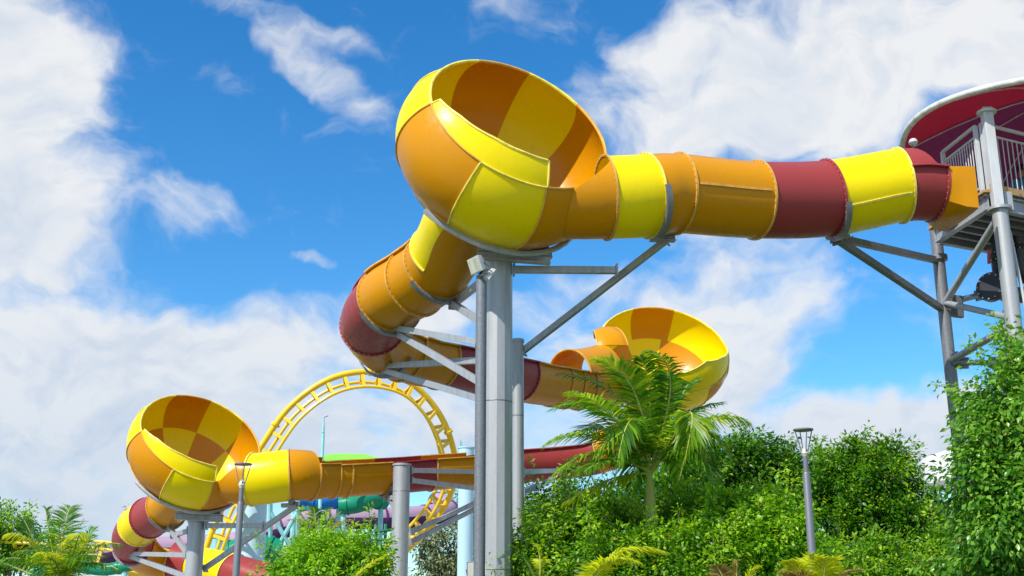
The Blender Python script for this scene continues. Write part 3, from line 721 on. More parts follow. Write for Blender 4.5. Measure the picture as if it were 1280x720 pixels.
# columns
colN = PT(1250, 266, 20.85); topN = PT(1234, 118, 20.85)
MB().tube([(colN[0], colN[1], 0), (colN[0], colN[1], zD)], .135, 20).build('post', M['lsteel'], tw)
MB().beam((colN[0] - .02, colN[1], zD + .002), (colN[0] - .02, colN[1], topN[2]), .17, .17, up=(0, 1, 0)).build('post', M['white'], tw, smooth=0, bevel=.01)
MB().lathe([(.2, 0), (.2, .05)], (colN[0], colN[1], zD - .06), 20).build('flange_plate', M['steel'], tw)
MB().lathe([(.17, 0), (.17, .04)], (colN[0] - .02, colN[1], topN[2] - .1), 16).build('flange_plate', M['white'], tw)
colF = PT(1172, 312, 23.4)
MB().tube([(colF[0], colF[1], 0), (colF[0], colF[1], PT(1168, 272, 23.4)[2])], .115, 20).build('post', M['dsteel'], tw)
MB().lathe([(.17, 0), (.17, .1)], (colF[0], colF[1], zD - .18), 20).build('flange_plate', M['dsteel'], tw)
def on(colp, y):  # a point of a vertical column seen at row y
    lo, hi = 0.0, 15.0
    for _ in range(30):
        mid = (lo + hi) / 2; v = np.array([colp[0], colp[1], mid]) - CAM; yy = 360 - FPX * (v @ UP) / (v @ FW)
        if yy > y: lo = mid
        else: hi = mid
    return np.array([colp[0], colp[1], lo])
for (a, b, r, m) in ((on(colF, 382), on(colN, 268), .065, 'steel'), (on(colF, 378), on(colN, 398), .06, 'lsteel'), (on(colF, 452), on(colN, 405), .065, 'steel'), (on(colF, 454), PT(1262, 453, 22), .05, 'steel'), (on(colF, 380), PT(1228, 368, 24.5), .06, 'dsteel')):
    MB().tube([a, b], r, 12).build('brace', M[m], tw)
    t = nv(b - a)
    for p in (a + t * .2, b - t * .2): MB().beam(p - t * .16, p + t * .16, .03, .22).build('gusset_plate', M['dsteel'], tw, smooth=0)
for (a, b) in ((PT(1042, 296, 21.2), on(colF, 326)), (PT(1046, 299, 21.2), on(colF, 388))): arm(tw, a, b, .11, .12, 'dsteel')
arm(tw, PT(1036, 296, 20.9), PT(1062, 294, 21.3), .16, .09, kind='I', name='cross_beam', ends=False); saddle(R1, 6.02, tw, 115, 215)
# white gutter pipe below the far edge
MB().tube([PT(1171, 262, 23.0), PT(1170, 288, 23.0), PT(1174, 296, 23.1), PT(1186, 298, 23.2), PT(1330, 302, 24)], .05, 10).build('gutter_pipe', M['white'], tw)
# railing
zR = zD + hB + .06
def rail(a, b, n, h=1.1, posts=2, mat='white'):
    a = np.array(a); b = np.array(b); a[2] = b[2] = zR; t = nv(b - a); L = np.linalg.norm(b - a); Z = np.array([0, 0, 1.0])
    for hh, rr in ((h, .022), (.12, .02)): MB().tube([a + Z * hh, b + Z * hh], rr, 8).build('rail', M[mat], tw)
    MB().tube([a + Z * (h + .2), b + Z * (h + .2)], .035, 8).build('handrail', M[mat], tw)
    for k in range(posts):
        p = a + t * L * k / max(1, posts - 1); MB().beam(p - Z * .12, p + Z * (h + .2), .07, .07, up=(0, 1, 0)).build('rail_post', M[mat], tw, smooth=0)
    for k in range(1, n): 
        p = a + t * L * k / n; o = MB().tube([p + Z * .12, p + Z * h], .010, 6).build('baluster', M[mat], tw)
rail(NC + rgt * .05, NC + rgt * 5.2, 42, posts=3); rail(NC + lft * .15, NC + lft * 1.35, 14)
bx2 = NC + rgt * 1.0 - lft * .13
for k in range(4):
    p = NC + rgt * (.35 + k * 1.1) - lft * .16 + [0, 0, .10]; MB().beam(p - [0, 0, .12], p + [0, 0, .22], .14, .1).build('bracket', M['lsteel'], tw, smooth=0)
# launch box at the mouth of the slide
b = MB(); c, r, T, side, up = R1.at(8.0); nn = 20; V = []; F = []
q0 = PT(1178, 250, 22.0)
def ringpts(uu, dt, sc, sq):
    c, r, T, side, up = R1.at(uu); out = []
    for j in range(nn + 1):
        A = D2(80 + (298 - 80) * j / nn); x = math.sin(A); y = math.cos(A); k = 1 / max(abs(x), abs(y)); k = 1 + (k - 1) * sq
        out.append(c + T * dt + r * sc * k * (x * side + y * up))
    return out
for dr in (1.0, .95):
    for (dt, sc, sq) in ((0.0, 1.03, 0), (.12, 1.04, .35), (.26, 1.05, .8), (.46, 1.06, .9)): V += ringpts(8.0, dt, sc * dr, sq)
m = nn + 1
for i in range(3):
    for j in range(nn):
        k = i * m + j; F.append((k, k + 1, k + m + 1, k + m)); k += 4 * m; F.append((k, k + m, k + m + 1, k + 1))
for j in range(nn):
    for k in (j, 3 * m + j): F.append((k, k + 1, k + 4 * m + 1, k + 4 * m))
for i in range(3):
    for k in (i * m, i * m + nn): F.append((k, k + m, k + 5 * m, k + 4 * m))
q = b.add(V, F).build('launch_box', M['o'], slide, smooth=20); q['label'] = 'yellow-orange squared launch box at the tower'
MB().beam(PT(1176, 278, 22.3), PT(1216, 268, 22.4), .5, .22).build('launch_bracket', M['wood'], tw, smooth=0, bevel=.02)
MB().lathe([(.02, 0), (.06, .02), (.085, .06), (.06, .12), (.02, .14)], PT(1142, 182, 21.7), 14).build('dome_camera', M['white'], tw)
# person on the deck
def person(base, h, face):
    root = empty('person', base, 'dark-haired person in a blue shirt behind the deck railing', 'person')
    s = h / 1.72; b = np.array(base); f = nv(face); sd_ = np.array([f[1], -f[0], 0])
    def q(x, y, z): return tuple(((sd_ * x + f * y + np.array([0, 0, z])) * s))
    J = [('pel', q(0, 0, .95), .14), ('wst', q(0, .01, 1.1), .125), ('ch', q(0, 0, 1.32), .155), ('nk', q(0, .01, 1.47), .06), ('hd', q(0, .02, 1.56), .075), ('ht', q(0, .02, 1.66), .085)]
    E = [(0, 1), (1, 2), (2, 3), (3, 4), (4, 5)]
    for sx in (-1, 1):
        k = len(J); J += [('', q(sx * .17, 0, 1.40), .06), ('', q(sx * .23, .02, 1.15), .047), ('', q(sx * .22, .16, .95), .034), ('', q(sx * .21, .22, .90), .03)]; E += [(2, k), (k, k + 1), (k + 1, k + 2), (k + 2, k + 3)]
        wr = k + 3
        for i, (dx, ln) in enumerate(((-.03, .07), (-.012, .085), (.008, .08), (.026, .065))):
            k = len(J); p = (sx * .21 + dx, .22 + ln * .6, .885); J += [('', q(*p), .009), ('', q(p[0], p[1] + ln * .35, .86), .008)]; E += [(wr, k), (k, k + 1)]
        k = len(J); J += [('', q(sx * .21 - sx * .05, .25, .90), .010)]; E += [(wr, k)]
        k = len(J); J += [('', q(sx * .10, 0, .88), .095), ('', q(sx * .11, .02, .50), .06), ('', q(sx * .11, -.01, .10), .042), ('', q(sx * .12, .12, .04), .038)]; E += [(0, k), (k, k + 1), (k + 1, k + 2), (k + 2, k + 3)]
    me = bpy.data.meshes.new('body'); me.from_pydata([j[1] for j in J], E, []); o = link(bpy.data.objects.new('body', me), root)
    sk = o.modifiers.new('skin', 'SKIN'); sk.use_smooth_shade = True
    for i, j in enumerate(J): me.skin_vertices[0].data[i].radius = (j[2] * s, j[2] * s)
    me.skin_vertices[0].data[0].use_root = True; o.modifiers.new('sub', 'SUBSURF').levels = 2; o.modifiers['sub'].render_levels = 2; me.materials.append(M['skin'])
    B = b
    def W(x, y, z): return np.array(q(x, y, z)) + B
    MB().lathe([(.17 * s, 0), (.165 * s, .18 * s), (.18 * s, .36 * s), (.19 * s, .46 * s), (.10 * s, .54 * s), (.07 * s, .56 * s)], W(0, 0, .92), 18).build('shirt', M['shirt'], root)
    MB().lathe([(.19 * s, 0), (.185 * s, .3 * s), (.17 * s, .42 * s)], W(0, 0, .55), 18).build('shorts', M['shorts'], root)
    for sx in (-1, 1): MB().tube([W(sx * .15, 0, 1.43), W(sx * .24, .02, 1.2)], [.085 * s, .07 * s], 12).build('sleeve', M['shirt'], root)
    MB().lathe([(.02, .16 * s), (.07 * s, .14 * s), (.105 * s, .08 * s), (.11 * s, 0), (.085 * s, -.1 * s), (.03 * s, -.12 * s)], W(0, -.03, 1.64), 16).build('hair', M['hair'], root)
    for sx in (-1, 1): MB().lathe([(.003, -.012), (.013, 0), (.003, .012)], W(sx * .032, .095, 1.63), 8).build('eye', M['dark'], root)
    MB().lathe([(.005, .03), (.016, -.01), (.006, -.02)], W(0, .105, 1.60), 8).build('nose', M['skin'], root)
    MB().beam(W(-.025, .098, 1.555), W(.025, .098, 1.555), .012, .01).build('mouth', M['redp'], root, smooth=0)
    return root
hp = PT(1276, 203, 24.6); person((hp[0], hp[1], zR), 1.68, (-.5, -.8, 0))
# pipework under the deck
pp = empty('water_pipe', PT(1262, 330, 22.6) * [1, 1, 0], 'thick dark grey flanged water pipe under the tower deck', 'pipe')
pr = .13
pts = [PT(1247, 270, 22.6), PT(1248, 330, 22.6), PT(1250, 345, 22.5), PT(1248, 356, 22.4), PT(1242, 362, 22.3)]
MB().tube(pts, pr, 18).build('riser_pipe', M['dark'], pp)
MB().tube([PT(1240, 360, 22.2), PT(1258, 368, 22.5), PT(1330, 372, 23)], pr * 1.2, 18).build('main_pipe', M['dark'], pp)
MB().tube([PT(1272, 270, 22.8), PT(1275, 335, 22.8), PT(1285, 350, 22.8)], pr * 1.1, 18).build('riser_pipe', M['dark'], pp)
def fring(c, ax, r, t=.05):
    b = MB(); b.lathe([(r, -t), (r, t)], c, 24, ax); o = b.build('pipe_flange', M['dark'], pp); e = MB(); ax = nv(ax); s_ = nv(np.cross(ax, (.3, .1, 1))); u_ = np.cross(ax, s_)
    for k in range(12):
        q = k * math.pi / 6; p = np.array(c) + (s_ * math.cos(q) + u_ * math.sin(q)) * r * .85; e.tube([p - ax * (t + .03), p + ax * (t + .03)], .016, 6)
    e.build('flange_bolts', M['bolt'], o, smooth=0)['kind'] = 'stuff'
fring(PT(1239, 359, 22.15), PT(1258, 368, 22.5) - PT(1240, 360, 22.2), .28); fring(PT(1248, 322, 22.6), (0, 0, 1), .2); fring(PT(1272, 310, 22.8), (0, 0, 1), .2, .03)
MB().beam(PT(1236, 312, 22.4), PT(1236, 330, 22.4), .04, .05).build('valve_handle', M['redp'], pp, smooth=0)
MB().tube([PT(1258, 280, 20.9), PT(1262, 290, 20.9), on(colN, 420) + [.28, 0, 0]], .03, 8).build('conduit', M['white'], tw)
MB().beam(PT(1240, 283, 22.9), PT(1300, 285, 23.2), .5, .2).build('cradle_beam', M['wood'], tw, smooth=0)
MB().beam(PT(1180, 381, 23.3), PT(1203, 384, 23.4), .1, .45).build('junction_box', M['dsteel'], tw, smooth=0, bevel=.02)

# canopy over the tower
RC = 3.306; cc_ = P(1341, 179.2, 22.82); CPH, CPW, CB = 1.235, 3.24, .956
def plan(q, k=1.0):
    "rounded-square outline of the canopy"
    u = q - CPH; ct, st_ = math.cos(u), math.sin(u); r = RC / ((abs(ct) ** CPW + abs(st_ / CB) ** CPW) ** (1 / CPW)); return np.array([k * r * math.cos(q), k * r * math.sin(q), 0])
cn_ = empty('tower_canopy', (cc_[0], cc_[1], cc_[2]), 'round maroon and plum fabric canopy over the launch deck', 'canopy')
ng = 9
def crown_z(t): return 1.15 * t + .30 * math.sin(math.pi * t) * .5
for k in range(ng):
    q0, q1 = 2 * math.pi * (k + .35) / ng, 2 * math.pi * (k + 1.35) / ng; b = MB(); V = []; F = []
    for dz in (0, .012):
        for i in range(9):
            t = i / 8
            for j in range(7):
                q = q0 + (q1 - q0) * j / 6; sag = -.10 * math.sin(math.pi * j / 6) * (1 - t)
                V.append(cc_ + plan(q, 1 - t * .985) + [0, 0, crown_z(t) + sag * t * 2 + dz])
    o_ = 63
    for i in range(8):
        for j in range(6):
            e = i * 7 + j; F.append((e, e + 1, e + 8, e + 7)); F.append((o_ + e, o_ + e + 7, o_ + e + 8, o_ + e + 1))
    for j in range(6): F.append((j, o_ + j, o_ + j + 1, j + 1))
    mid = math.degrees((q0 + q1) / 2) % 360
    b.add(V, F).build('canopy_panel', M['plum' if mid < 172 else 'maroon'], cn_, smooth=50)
    b = MB(); b.tube([cc_ + plan(q0, 1 - t * .985) + [0, 0, crown_z(t) - .04] for t in (0, .15, .3, .5, .7, .95)], .016, 6); b.build('rib', M['pipe'], cn_)
b = MB(); b.tube([cc_ + plan(2 * math.pi * k / 96, 1.01) for k in range(97)], .06, 12, False); b.build('rim_pipe', M['pipe'], cn_)
MB().tube([(cc_[0], cc_[1], zR), cc_ + [0, 0, 1.2]], .12, 14).build('mast', M['white'], cn_)

# ------------------------------------------------------------------ roller coaster
def coaster(name, pts, label, inward, rs=.12, ro=.50, hw=.42, tie=.68, rr=.065, ds=1.0):
    "spine tube, two rails on the inner side, ties between"
    C_ = catmull(np.array([P(p[0], p[1], p[2] * ds) for p in pts]), 26)
    root = empty(name, (C_[0][0], C_[0][1], 0), label, 'roller coaster')
    MB().tube(list(C_), rs, 12).build('spine', M['track'], root)
    T = np.gradient(C_, axis=0); T /= np.linalg.norm(T, axis=1)[:, None]
    I = np.array([nv(inward(p) - ((inward(p)) @ t) * t) for p, t in zip(C_, T)]); Sd = np.cross(T, I)
    for s_ in (-1, 1): MB().tube(list(C_ + I * ro + Sd * hw * s_), rr, 8).build('rail', M['track'], root)
    L = 0; k = 0; last = C_[0]
    for i in range(1, len(C_)):
        L += np.linalg.norm(C_[i] - C_[i - 1])
        if L >= tie:
            L = 0; b = MB(); c = C_[i]; a1 = c + I[i] * ro + Sd[i] * hw; a2 = c + I[i] * ro - Sd[i] * hw
            b.beam(c, a1, .09, .12, T[i]); b.beam(c, a2, .09, .12, T[i]); b.beam(a1 * .98 + a2 * .02, a2 * .98 + a1 * .02, .08, .09, T[i]); b.build('track_tie', M['track'], root, smooth=0)
            if k % 6 == 3: MB().lathe([(rs * 1.5, -.05), (rs * 1.5, .05)], c + T[i] * .3, 14, T[i]).build('joint_flange', M['track'], root)
            k += 1
    return root
LC = P(452, 600, 46)
loop = coaster('roller_coaster_loop', [(225, 760, 55), (252, 700, 55.5), (278, 635, 56), (322, 565, 56.6), (362, 509, 57.2), (412, 474, 57.8), (465, 465, 58.4), (515, 480, 59), (552, 522, 59.6), (569, 575, 60.2), (563, 618, 60.6), (535, 662, 61), (490, 702, 61.3), (435, 735, 61.5), (370, 760, 61.6)],
     'yellow vertical coaster loop rising behind the flume', lambda p: LC - p, ds=.78)
coaster('roller_coaster_track', [(-120, 688, 50), (-20, 700, 50), (60, 704, 50), (130, 710, 50), (190, 717, 50), (260, 726, 51), (340, 740, 52)], 'yellow coaster track running low behind the left palm', lambda p: np.array([0, -.25, 1.0]), .2, .95, .7, 1.6)
# light blue columns of the coaster
def blue_col(x, y, d, r, label, mat='sky_blue', r2=None):
    p = P(x, y, d); root = empty('coaster_column', p * [1, 1, 0], label, 'column', 'pale blue coaster columns')
    MB().tube([(p[0], p[1], 0), p], [r2 or r, r], 20).build('post', M[mat], root)
    MB().lathe([(r * 1.1, 0), (r * 1.1, .06)], p - [0, 0, .03], 20).build('cap_plate', M[mat], root)
    MB().lathe([(r * 1.6, .006), (r * 1.6, .06)], p * [1, 1, 0], 20).build('base_plate', M[mat], root); return root
bc1 = blue_col(583, 560, 57, .38, 'pale blue round column between the grey column and the floodlight pole')
MB().add([P(575, 548, 57.2), P(588, 575, 57.2), P(588, 640, 57.2), P(575, 640, 57.2), P(575, 548, 57.5), P(588, 575, 57.5), P(588, 640, 57.5), P(575, 640, 57.5)], [(0, 1, 2, 3), (4, 7, 6, 5), (0, 4, 5, 1), (1, 5, 6, 2), (2, 6, 7, 3), (3, 7, 4, 0)]).build('brace_fin', M['aqua'], bc1, smooth=0)
blue_col(317, 628, 45, .52, 'wide pale blue column right of the lowest bowl', r2=.62)
blue_col(272, 672, 54, .5, 'short aqua column under the yellow coaster loop', 'aqua')
tc_ = empty('lattice_tower', P(352, 720, 47) * [1, 1, 0], 'light blue lattice tower behind the yellow tube section', 'tower')
for (a, b) in (((338, 600), (338, 760)), ((372, 600), (372, 760)), ((338, 700), (372, 640)), ((338, 640), (372, 700)), ((338, 620), (372, 620))): MB().tube([P(*a, 47), P(*b, 47)], .09, 8).build('lattice_bar', M['aqua'], tc_)

# ------------------------------------------------------------------ things behind
pv = empty('pavilion', P(438, 590, 66) * [1, 1, 0], 'pavilion with stepped lime green roof behind the flume', 'pavilion')
def hip(cx, cy, z, wx, wy, h, mat, e=.35):
    b = MB(); V = [(cx - wx, cy - wy, z), (cx + wx, cy - wy, z), (cx + wx, cy + wy, z), (cx - wx, cy + wy, z), (cx - wx * e, cy, z + h), (cx + wx * e, cy, z + h)]
    V += [(x, y, z - .12) for x, y, _ in V[:4]]
    b.add(V, [(0, 1, 5, 4), (1, 2, 5), (2, 3, 4, 5), (3, 0, 4), (0, 6, 7, 1), (1, 7, 8, 2), (2, 8, 9, 3), (3, 9, 6, 0), (6, 9, 8, 7)])
    return b.build('roof', M[mat], pv, smooth=0)
q = P(430, 584, 66); hip(q[0] + .25, q[1], q[2] + .15, 2.3, 2.3, .62, 'lime'); hip(q[0] + .25, q[1], q[2] + .0, 2.2, 2.2, .1, 'dgreen', .9); hip(q[0] - .6, q[1] - 1.2, q[2] - .5, 1.5, 1.6, .75, 'lime'); hip(q[0] - .6, q[1] - 1.2, q[2] - .66, 1.4, 1.5, .1, 'dgreen', .9); hip(q[0] + 1.0, q[1] - 1.0, q[2] - .75, 1.4, 1.6, .8, 'lime', .2)
for sx in (-1, 1):
    for sy in (-1, 1): MB().tube([(q[0] + sx * 1.8, q[1] + sy * 1.8, 0), (q[0] + sx * 1.8, q[1] + sy * 1.8, q[2] - .2)], .12, 8).build('post', M['green'], pv)
for zz in (2.5, 5.0): MB().beam((q[0] - 2.1, q[1], q[2] - zz), (q[0] + 2.1, q[1], q[2] - zz), 4.2, .2).build('floor', M['green'], pv, smooth=0)
for k in range(9): MB().beam((q[0] - 2 + k * .5, q[1] - 2.05, q[2] - 4.9), (q[0] - 2 + k * .5, q[1] - 2.05, q[2] - 3.9), .05, .05, up=(0, 1, 0)).build('baluster', M['green'], pv, smooth=0)
ms = empty('mast', P(405, 560, 52) * [1, 1, 0], 'thin green antenna mast standing behind the flume', 'mast'); q = P(405, 520, 52)
MB().tube([(q[0], q[1], 0), (q[0], q[1], q[2] - 1.0), q], [.10, .07, .025], 8).build('pole', M['aqua'], ms); MB().tube([q - [0, 0, .05], q + [.18, 0, .02]], .03, 6).build('sensor_arm', M['lamp'], ms)
MB().lathe([(.06, 0), (.06, .2)], q - [0, 0, .95], 8).build('collar', M['green'], ms)
# lilac tube slide far behind
pz = empty('tube_slide', P(450, 648, 46) * [1, 1, 0], 'lilac and purple tube slide winding low in the background', 'water slide')
cpts = catmull(np.array([P(p[0], p[1], p[2] + 15) for p in ((40, 706, 42), (110, 696, 42.5), (160, 688, 43), (235, 684, 44), (300, 678, 44.5), (352, 660, 45), (410, 649, 46), (480, 648, 47), (530, 645, 48.5), (560, 638, 50.5), (545, 628, 52.5), (500, 628, 53))]), 8)
def half_tube(C_, r, up, mat, name, parent):
    b = MB(); V = []; F = []; n = 12; m = len(C_)
    for rr in (r, r - .03):
        for i in range(m):
            t = nv(C_[min(i + 1, m - 1)] - C_[max(i - 1, 0)]); sd2 = nv(np.cross(t, (0, 0, 1))); u2 = np.cross(sd2, t)
            for j in range(n + 1):
                a = -math.pi / 2 + math.pi * j / n + (0 if up else math.pi); V.append(C_[i] + rr * (math.sin(a) * sd2 + math.cos(a) * u2))
    w_ = n + 1; o_ = m * w_
    for i in range(m - 1):
        for j in range(n):
            k = i * w_ + j; F.append((k, k + 1, k + w_ + 1, k + w_)); F.append((o_ + k, o_ + k + w_, o_ + k + w_ + 1, o_ + k + 1))
        for j in (0, n): k = i * w_ + j; F.append((k, k + w_, o_ + k + w_, o_ + k))
    for i in (0, m - 1):
        for j in range(n): k = i * w_ + j; F.append((k, k + 1, o_ + k + 1, o_ + k))
    return b.add(V, F).build(name, M[mat], parent)
k = 0
while k < len(cpts) - 9: half_tube(cpts[k:k + 9], .58, True, 'li', 'upper_shell', pz); half_tube(cpts[k:k + 9], .57, False, 'pu', 'lower_shell', pz); MB().tube([cpts[k + 8] - nv(cpts[k + 8] - cpts[k + 7]) * .05, cpts[k + 8] + nv(cpts[k + 8] - cpts[k + 7]) * .05], .63, 18).build('flange', M['pu'], pz); k += 8
for i in (12, 30, 44, 60): MB().tube([cpts[i] * [1, 1, 0], cpts[i] - [0, 0, .4]], .12, 8).build('post', M['aqua'], pz)
def small_slide(name, pts, r, mat, label):
    root = empty(name, P(*pts[0]) * [1, 1, 0], label, 'water slide'); c = catmull(np.array([P(*p) for p in pts]), 8)
    MB().tube(list(c), r, 16).build('tube_section', M[mat], root)
    for i in range(4, len(c), 8): MB().tube([c[i] - nv(c[i] - c[i - 1]) * .04, c[i] + nv(c[i] - c[i - 1]) * .04], r * 1.12, 16).build('flange', M[mat], root)
    MB().tube([c[2] * [1, 1, 0], c[2]], .12, 8).build('post', M['aqua'], root); MB().tube([c[-3] * [1, 1, 0], c[-3]], .12, 8).build('post', M['aqua'], root)
small_slide('blue_tube_slide', [(362, 627, 55), (385, 623, 55), (405, 628, 55), (430, 623, 56)], .36, 'bl', 'blue tube slide half hidden under the orange flume')
small_slide('green_tube_slide', [(425, 632, 53), (445, 630, 53), (465, 624, 53.5), (480, 626, 54)], .42, 'te', 'green tube slide half hidden under the orange flume')
small_slide('green_tube_slide', [(40, 716, 46), (90, 708, 46), (130, 712, 46), (165, 706, 46)], .24, 'te', 'green tube slide behind the yellow track at lower left')
small_slide('green_tube_slide', [(285, 694, 47), (300, 688, 47), (325, 684, 47), (350, 690, 47)], .5, 'te', 'green tube slide right of the column under the lowest bowl')
gs = empty('stair_tower', P(484, 720, 50) * [1, 1, 0], 'green scaffold stair tower left of the grey column', 'tower')
for x in (470, 482, 492, 425): MB().tube([P(x, 655, 50) * [1, 1, 0], P(x, 655, 50)], .07, 8).build('post', M['green'], gs)
for i in range(7): MB().beam(P(469, 665 + i * 11, 50), P(493, 662 + i * 11, 50), .8, .05).build('stair_tread', M['green'], gs, smooth=0)
# white tent roof behind the right-hand trees
tt = P(1262, 528, 40); tn = empty('tent', tt * [1, 1, 0], 'white pointed canvas tent behind the right-hand trees', 'tent')
prof = [(3.05, -2.1), (3.1, -1.3), (3.1, -1.25), (2.0, -.85), (.9, -.42), (.2, -.05), (.05, .1)]; MB().lathe(prof, tt, 20).build('tent_roof', M['tent'], tn)
for k in range(4): q = math.pi / 4 + k * math.pi / 2; MB().tube([tt * [1, 1, 0] + [2.9 * math.cos(q), 2.9 * math.sin(q), 0], tt + [2.9 * math.cos(q), 2.9 * math.sin(q), -1.3]], .07, 8).build('tent_pole', M['white'], tn)
q = P(1201, 600, 24); pst = empty('metal_post', q * [1, 1, 0], 'grey metal post showing between the right-hand trees', 'post'); MB().tube([q * [1, 1, 0], q], .07, 10).build('post', M['steel'], pst)
MB().lathe([(.09, 0), (.09, .05)], q, 10).build('cap', M['steel'], pst)

# ------------------------------------------------------------------ plants
def leaves(pos, nrm, size, aspect, droop, tone, fold=0.25):
    "arrays -> one blade of two folded quads per leaf; returns verts, faces, tones"
    n = len(pos); ax = nrm / np.linalg.norm(nrm, axis=1)[:, None]; ax[:, 2] -= droop; ax /= np.linalg.norm(ax, axis=1)[:, None]
    rnd = rng.normal(size=(n, 3)) * .45 + [0, 0, 1.0]; sd_ = np.cross(ax, rnd); sd_ /= np.linalg.norm(sd_, axis=1)[:, None]; up_ = np.cross(sd_, ax)
    L = size[:, None]; W = L * aspect
    v0 = pos; v3 = pos + ax * L - up_ * L * .12
    v1 = pos + ax * L * .45 + sd_ * W + up_ * W * fold; v2 = pos + ax * L * .45 - sd_ * W + up_ * W * fold; vm = pos + ax * L * .5
    V = np.stack([v0, v1, v3, v2, vm], 1).reshape(-1, 3); k = np.arange(n)[:, None] * 5
    F = np.concatenate([k + [0, 1, 4], k + [1, 2, 4], k + [2, 3, 4], k + [3, 0, 4]], 1).reshape(-1, 3)
    return V, F, np.repeat(tone, 5)
def foliage(name, V, F, tone, mat, parent, origin):
    me = bpy.data.meshes.new(name); me.vertices.add(len(V)); me.vertices.foreach_set('co', (V - origin).astype(np.float32).ravel())
    k = F.shape[1]; me.loops.add(F.size); me.loops.foreach_set('vertex_index', F.astype(np.int32).ravel()); me.polygons.add(len(F))
    me.polygons.foreach_set('loop_start', np.arange(0, F.size, k, dtype=np.int32)); me.update(calc_edges=True)
    at = me.attributes.new('tone', 'FLOAT', 'POINT'); at.data.foreach_set('value', tone.astype(np.float32)); me.materials.append(M[mat])
    o = link(bpy.data.objects.new(name, me), parent); return o
def tree(name, label, cat, blobs, nclus, mat, leaf=.1, aspect=.26, droop=.3, per=14, group=None, spread=.2, trunk=None, tone=(.45, .25), tr=.14, bark='bark', lightclus=.12, rag=1.0):
    """blobs: (px, py, depth, rx, rz) ellipsoids of foliage; leaf rosettes sit all through their outer shells"""
    C_ = np.array([P(b[0], b[1], b[2]) for b in blobs]); R_ = np.array([[b[3], b[3] * .9, b[4]] for b in blobs])
    base = C_.mean(0) * [1, 1, 0] if trunk is None else P(*trunk) * [1, 1, 0]
    root = empty(name, base, label, cat, group); wgt = (R_[:, 0] * R_[:, 2]) ** 1.0; wgt /= wgt.sum()
    which = rng.choice(len(blobs), nclus, p=wgt); d = rng.normal(size=(nclus, 3)); d /= np.linalg.norm(d, axis=1)[:, None]
    rad = 1 - np.abs(rng.normal(0, .22, nclus)); rad = np.clip(rad + .07 * np.sin(d[:, 0] * 9 + which) * np.sin(d[:, 2] * 8 + 2 * which) , .1, 1.15)
    c = C_[which] + d * R_[which] * rad[:, None]
    nzv = np.array([mnoise.noise(Vector(p * (.42 / spread))) for p in c]); nz2 = np.array([mnoise.noise(Vector(p * (.9 / spread) + 7)) for p in c])
    nz3 = np.array([mnoise.noise(Vector(p * (.16 / spread) + 31)) for p in c])
    sprig = rng.random(nclus) < .10; amp = 1 + rag * (.42 * nzv + .2 * nz2) + sprig * rng.uniform(.0, .35, nclus)
    nt_ = max(8, nclus // 15); tw2 = rng.choice(len(blobs), nt_, p=wgt); td = rng.normal(size=(nt_, 3)); td /= np.linalg.norm(td, axis=1)[:, None]
    tc2 = C_[tw2] + td * R_[tw2] * rng.uniform(.62, 1.12, nt_)[:, None]; pick = rng.integers(0, nt_, nclus); loose = rng.random(nclus) < .22
    tr2 = (spread * rng.uniform(1.0, 2.3, nt_))[pick][:, None]; d2 = rng.normal(size=(nclus, 3)); d2 /= np.linalg.norm(d2, axis=1)[:, None]; d2 = d2 + td[pick] * .5; d2 /= np.linalg.norm(d2, axis=1)[:, None]
    c = np.where(loose[:, None], C_[which] + d * R_[which] * (rad * amp)[:, None], tc2[pick] + d2 * tr2 * rng.uniform(.45, 1.05, (nclus, 1)) * [1, 1, .8]); d = np.where(loose[:, None], d, d2)
    tt2 = rng.normal(0, .12, nt_)[pick]
    ns = max(6, nclus // 60); si = rng.integers(0, nt_, ns); sdir = td[si] * .7 + rng.normal(0, .3, (ns, 3)) + [0, 0, .55]; sdir /= np.linalg.norm(sdir, axis=1)[:, None]
    out = td[si][:, 2] > -.2; si = si[out]; sdir = sdir[out]; sl = spread * rng.uniform(1.2, 3.2, len(si)); base_s = tc2[si] + sdir * (spread * 1.4)
    sc_ = np.concatenate([base_s + sdir * (sl * f)[:, None] for f in (.1, .35, .6, .85, 1.1)]); sdd = np.concatenate([sdir] * 5); sprigs = list(zip(base_s - sdir * spread, base_s + sdir * (sl * 1.1)[:, None]))
    keep = (c[:, 2] > .25) & (nz2 > -.30) & ~((nzv < -.33) & (rng.random(nclus) < .8)); c = c[keep]; d = d[keep]; nz3 = nz3[keep]; tt2 = tt2[keep]; c = np.concatenate([c, sc_]); d = np.concatenate([d, sdd]); nz3 = np.append(nz3, np.full(len(sc_), .25)); tt2 = np.append(tt2, np.full(len(sc_), .1)); m = len(c)
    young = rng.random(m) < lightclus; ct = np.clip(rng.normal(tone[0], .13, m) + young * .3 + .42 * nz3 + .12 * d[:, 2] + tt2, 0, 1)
    pos = np.repeat(c, per, 0); dd = np.repeat(d, per, 0); n = len(pos)
    o = rng.normal(size=(n, 3)); o /= np.linalg.norm(o, axis=1)[:, None]; nr = o * 1.0 + dd * .75 + [0, 0, .15]
    shr = np.ones(m); shr[m - len(sc_):] = .7; pos = pos + o * spread * rng.random((n, 1)) ** .6 * np.repeat(shr, per)[:, None]
    sz = leaf * rng.uniform(.6, 1.25, n); tn_ = np.clip(np.repeat(ct, per) + rng.normal(0, tone[1] * .5, n), 0, 1); old = rng.random(n) < .006; tn_[old] = 1.0; tn_[~old] = np.minimum(tn_[~old], .96)
    V, F, T_ = leaves(pos, nr, sz, aspect, droop, tn_)
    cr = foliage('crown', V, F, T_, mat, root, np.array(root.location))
    b = MB(); fork = np.array([base[0], base[1], max(.5, C_[:, 2].min() * .45)])
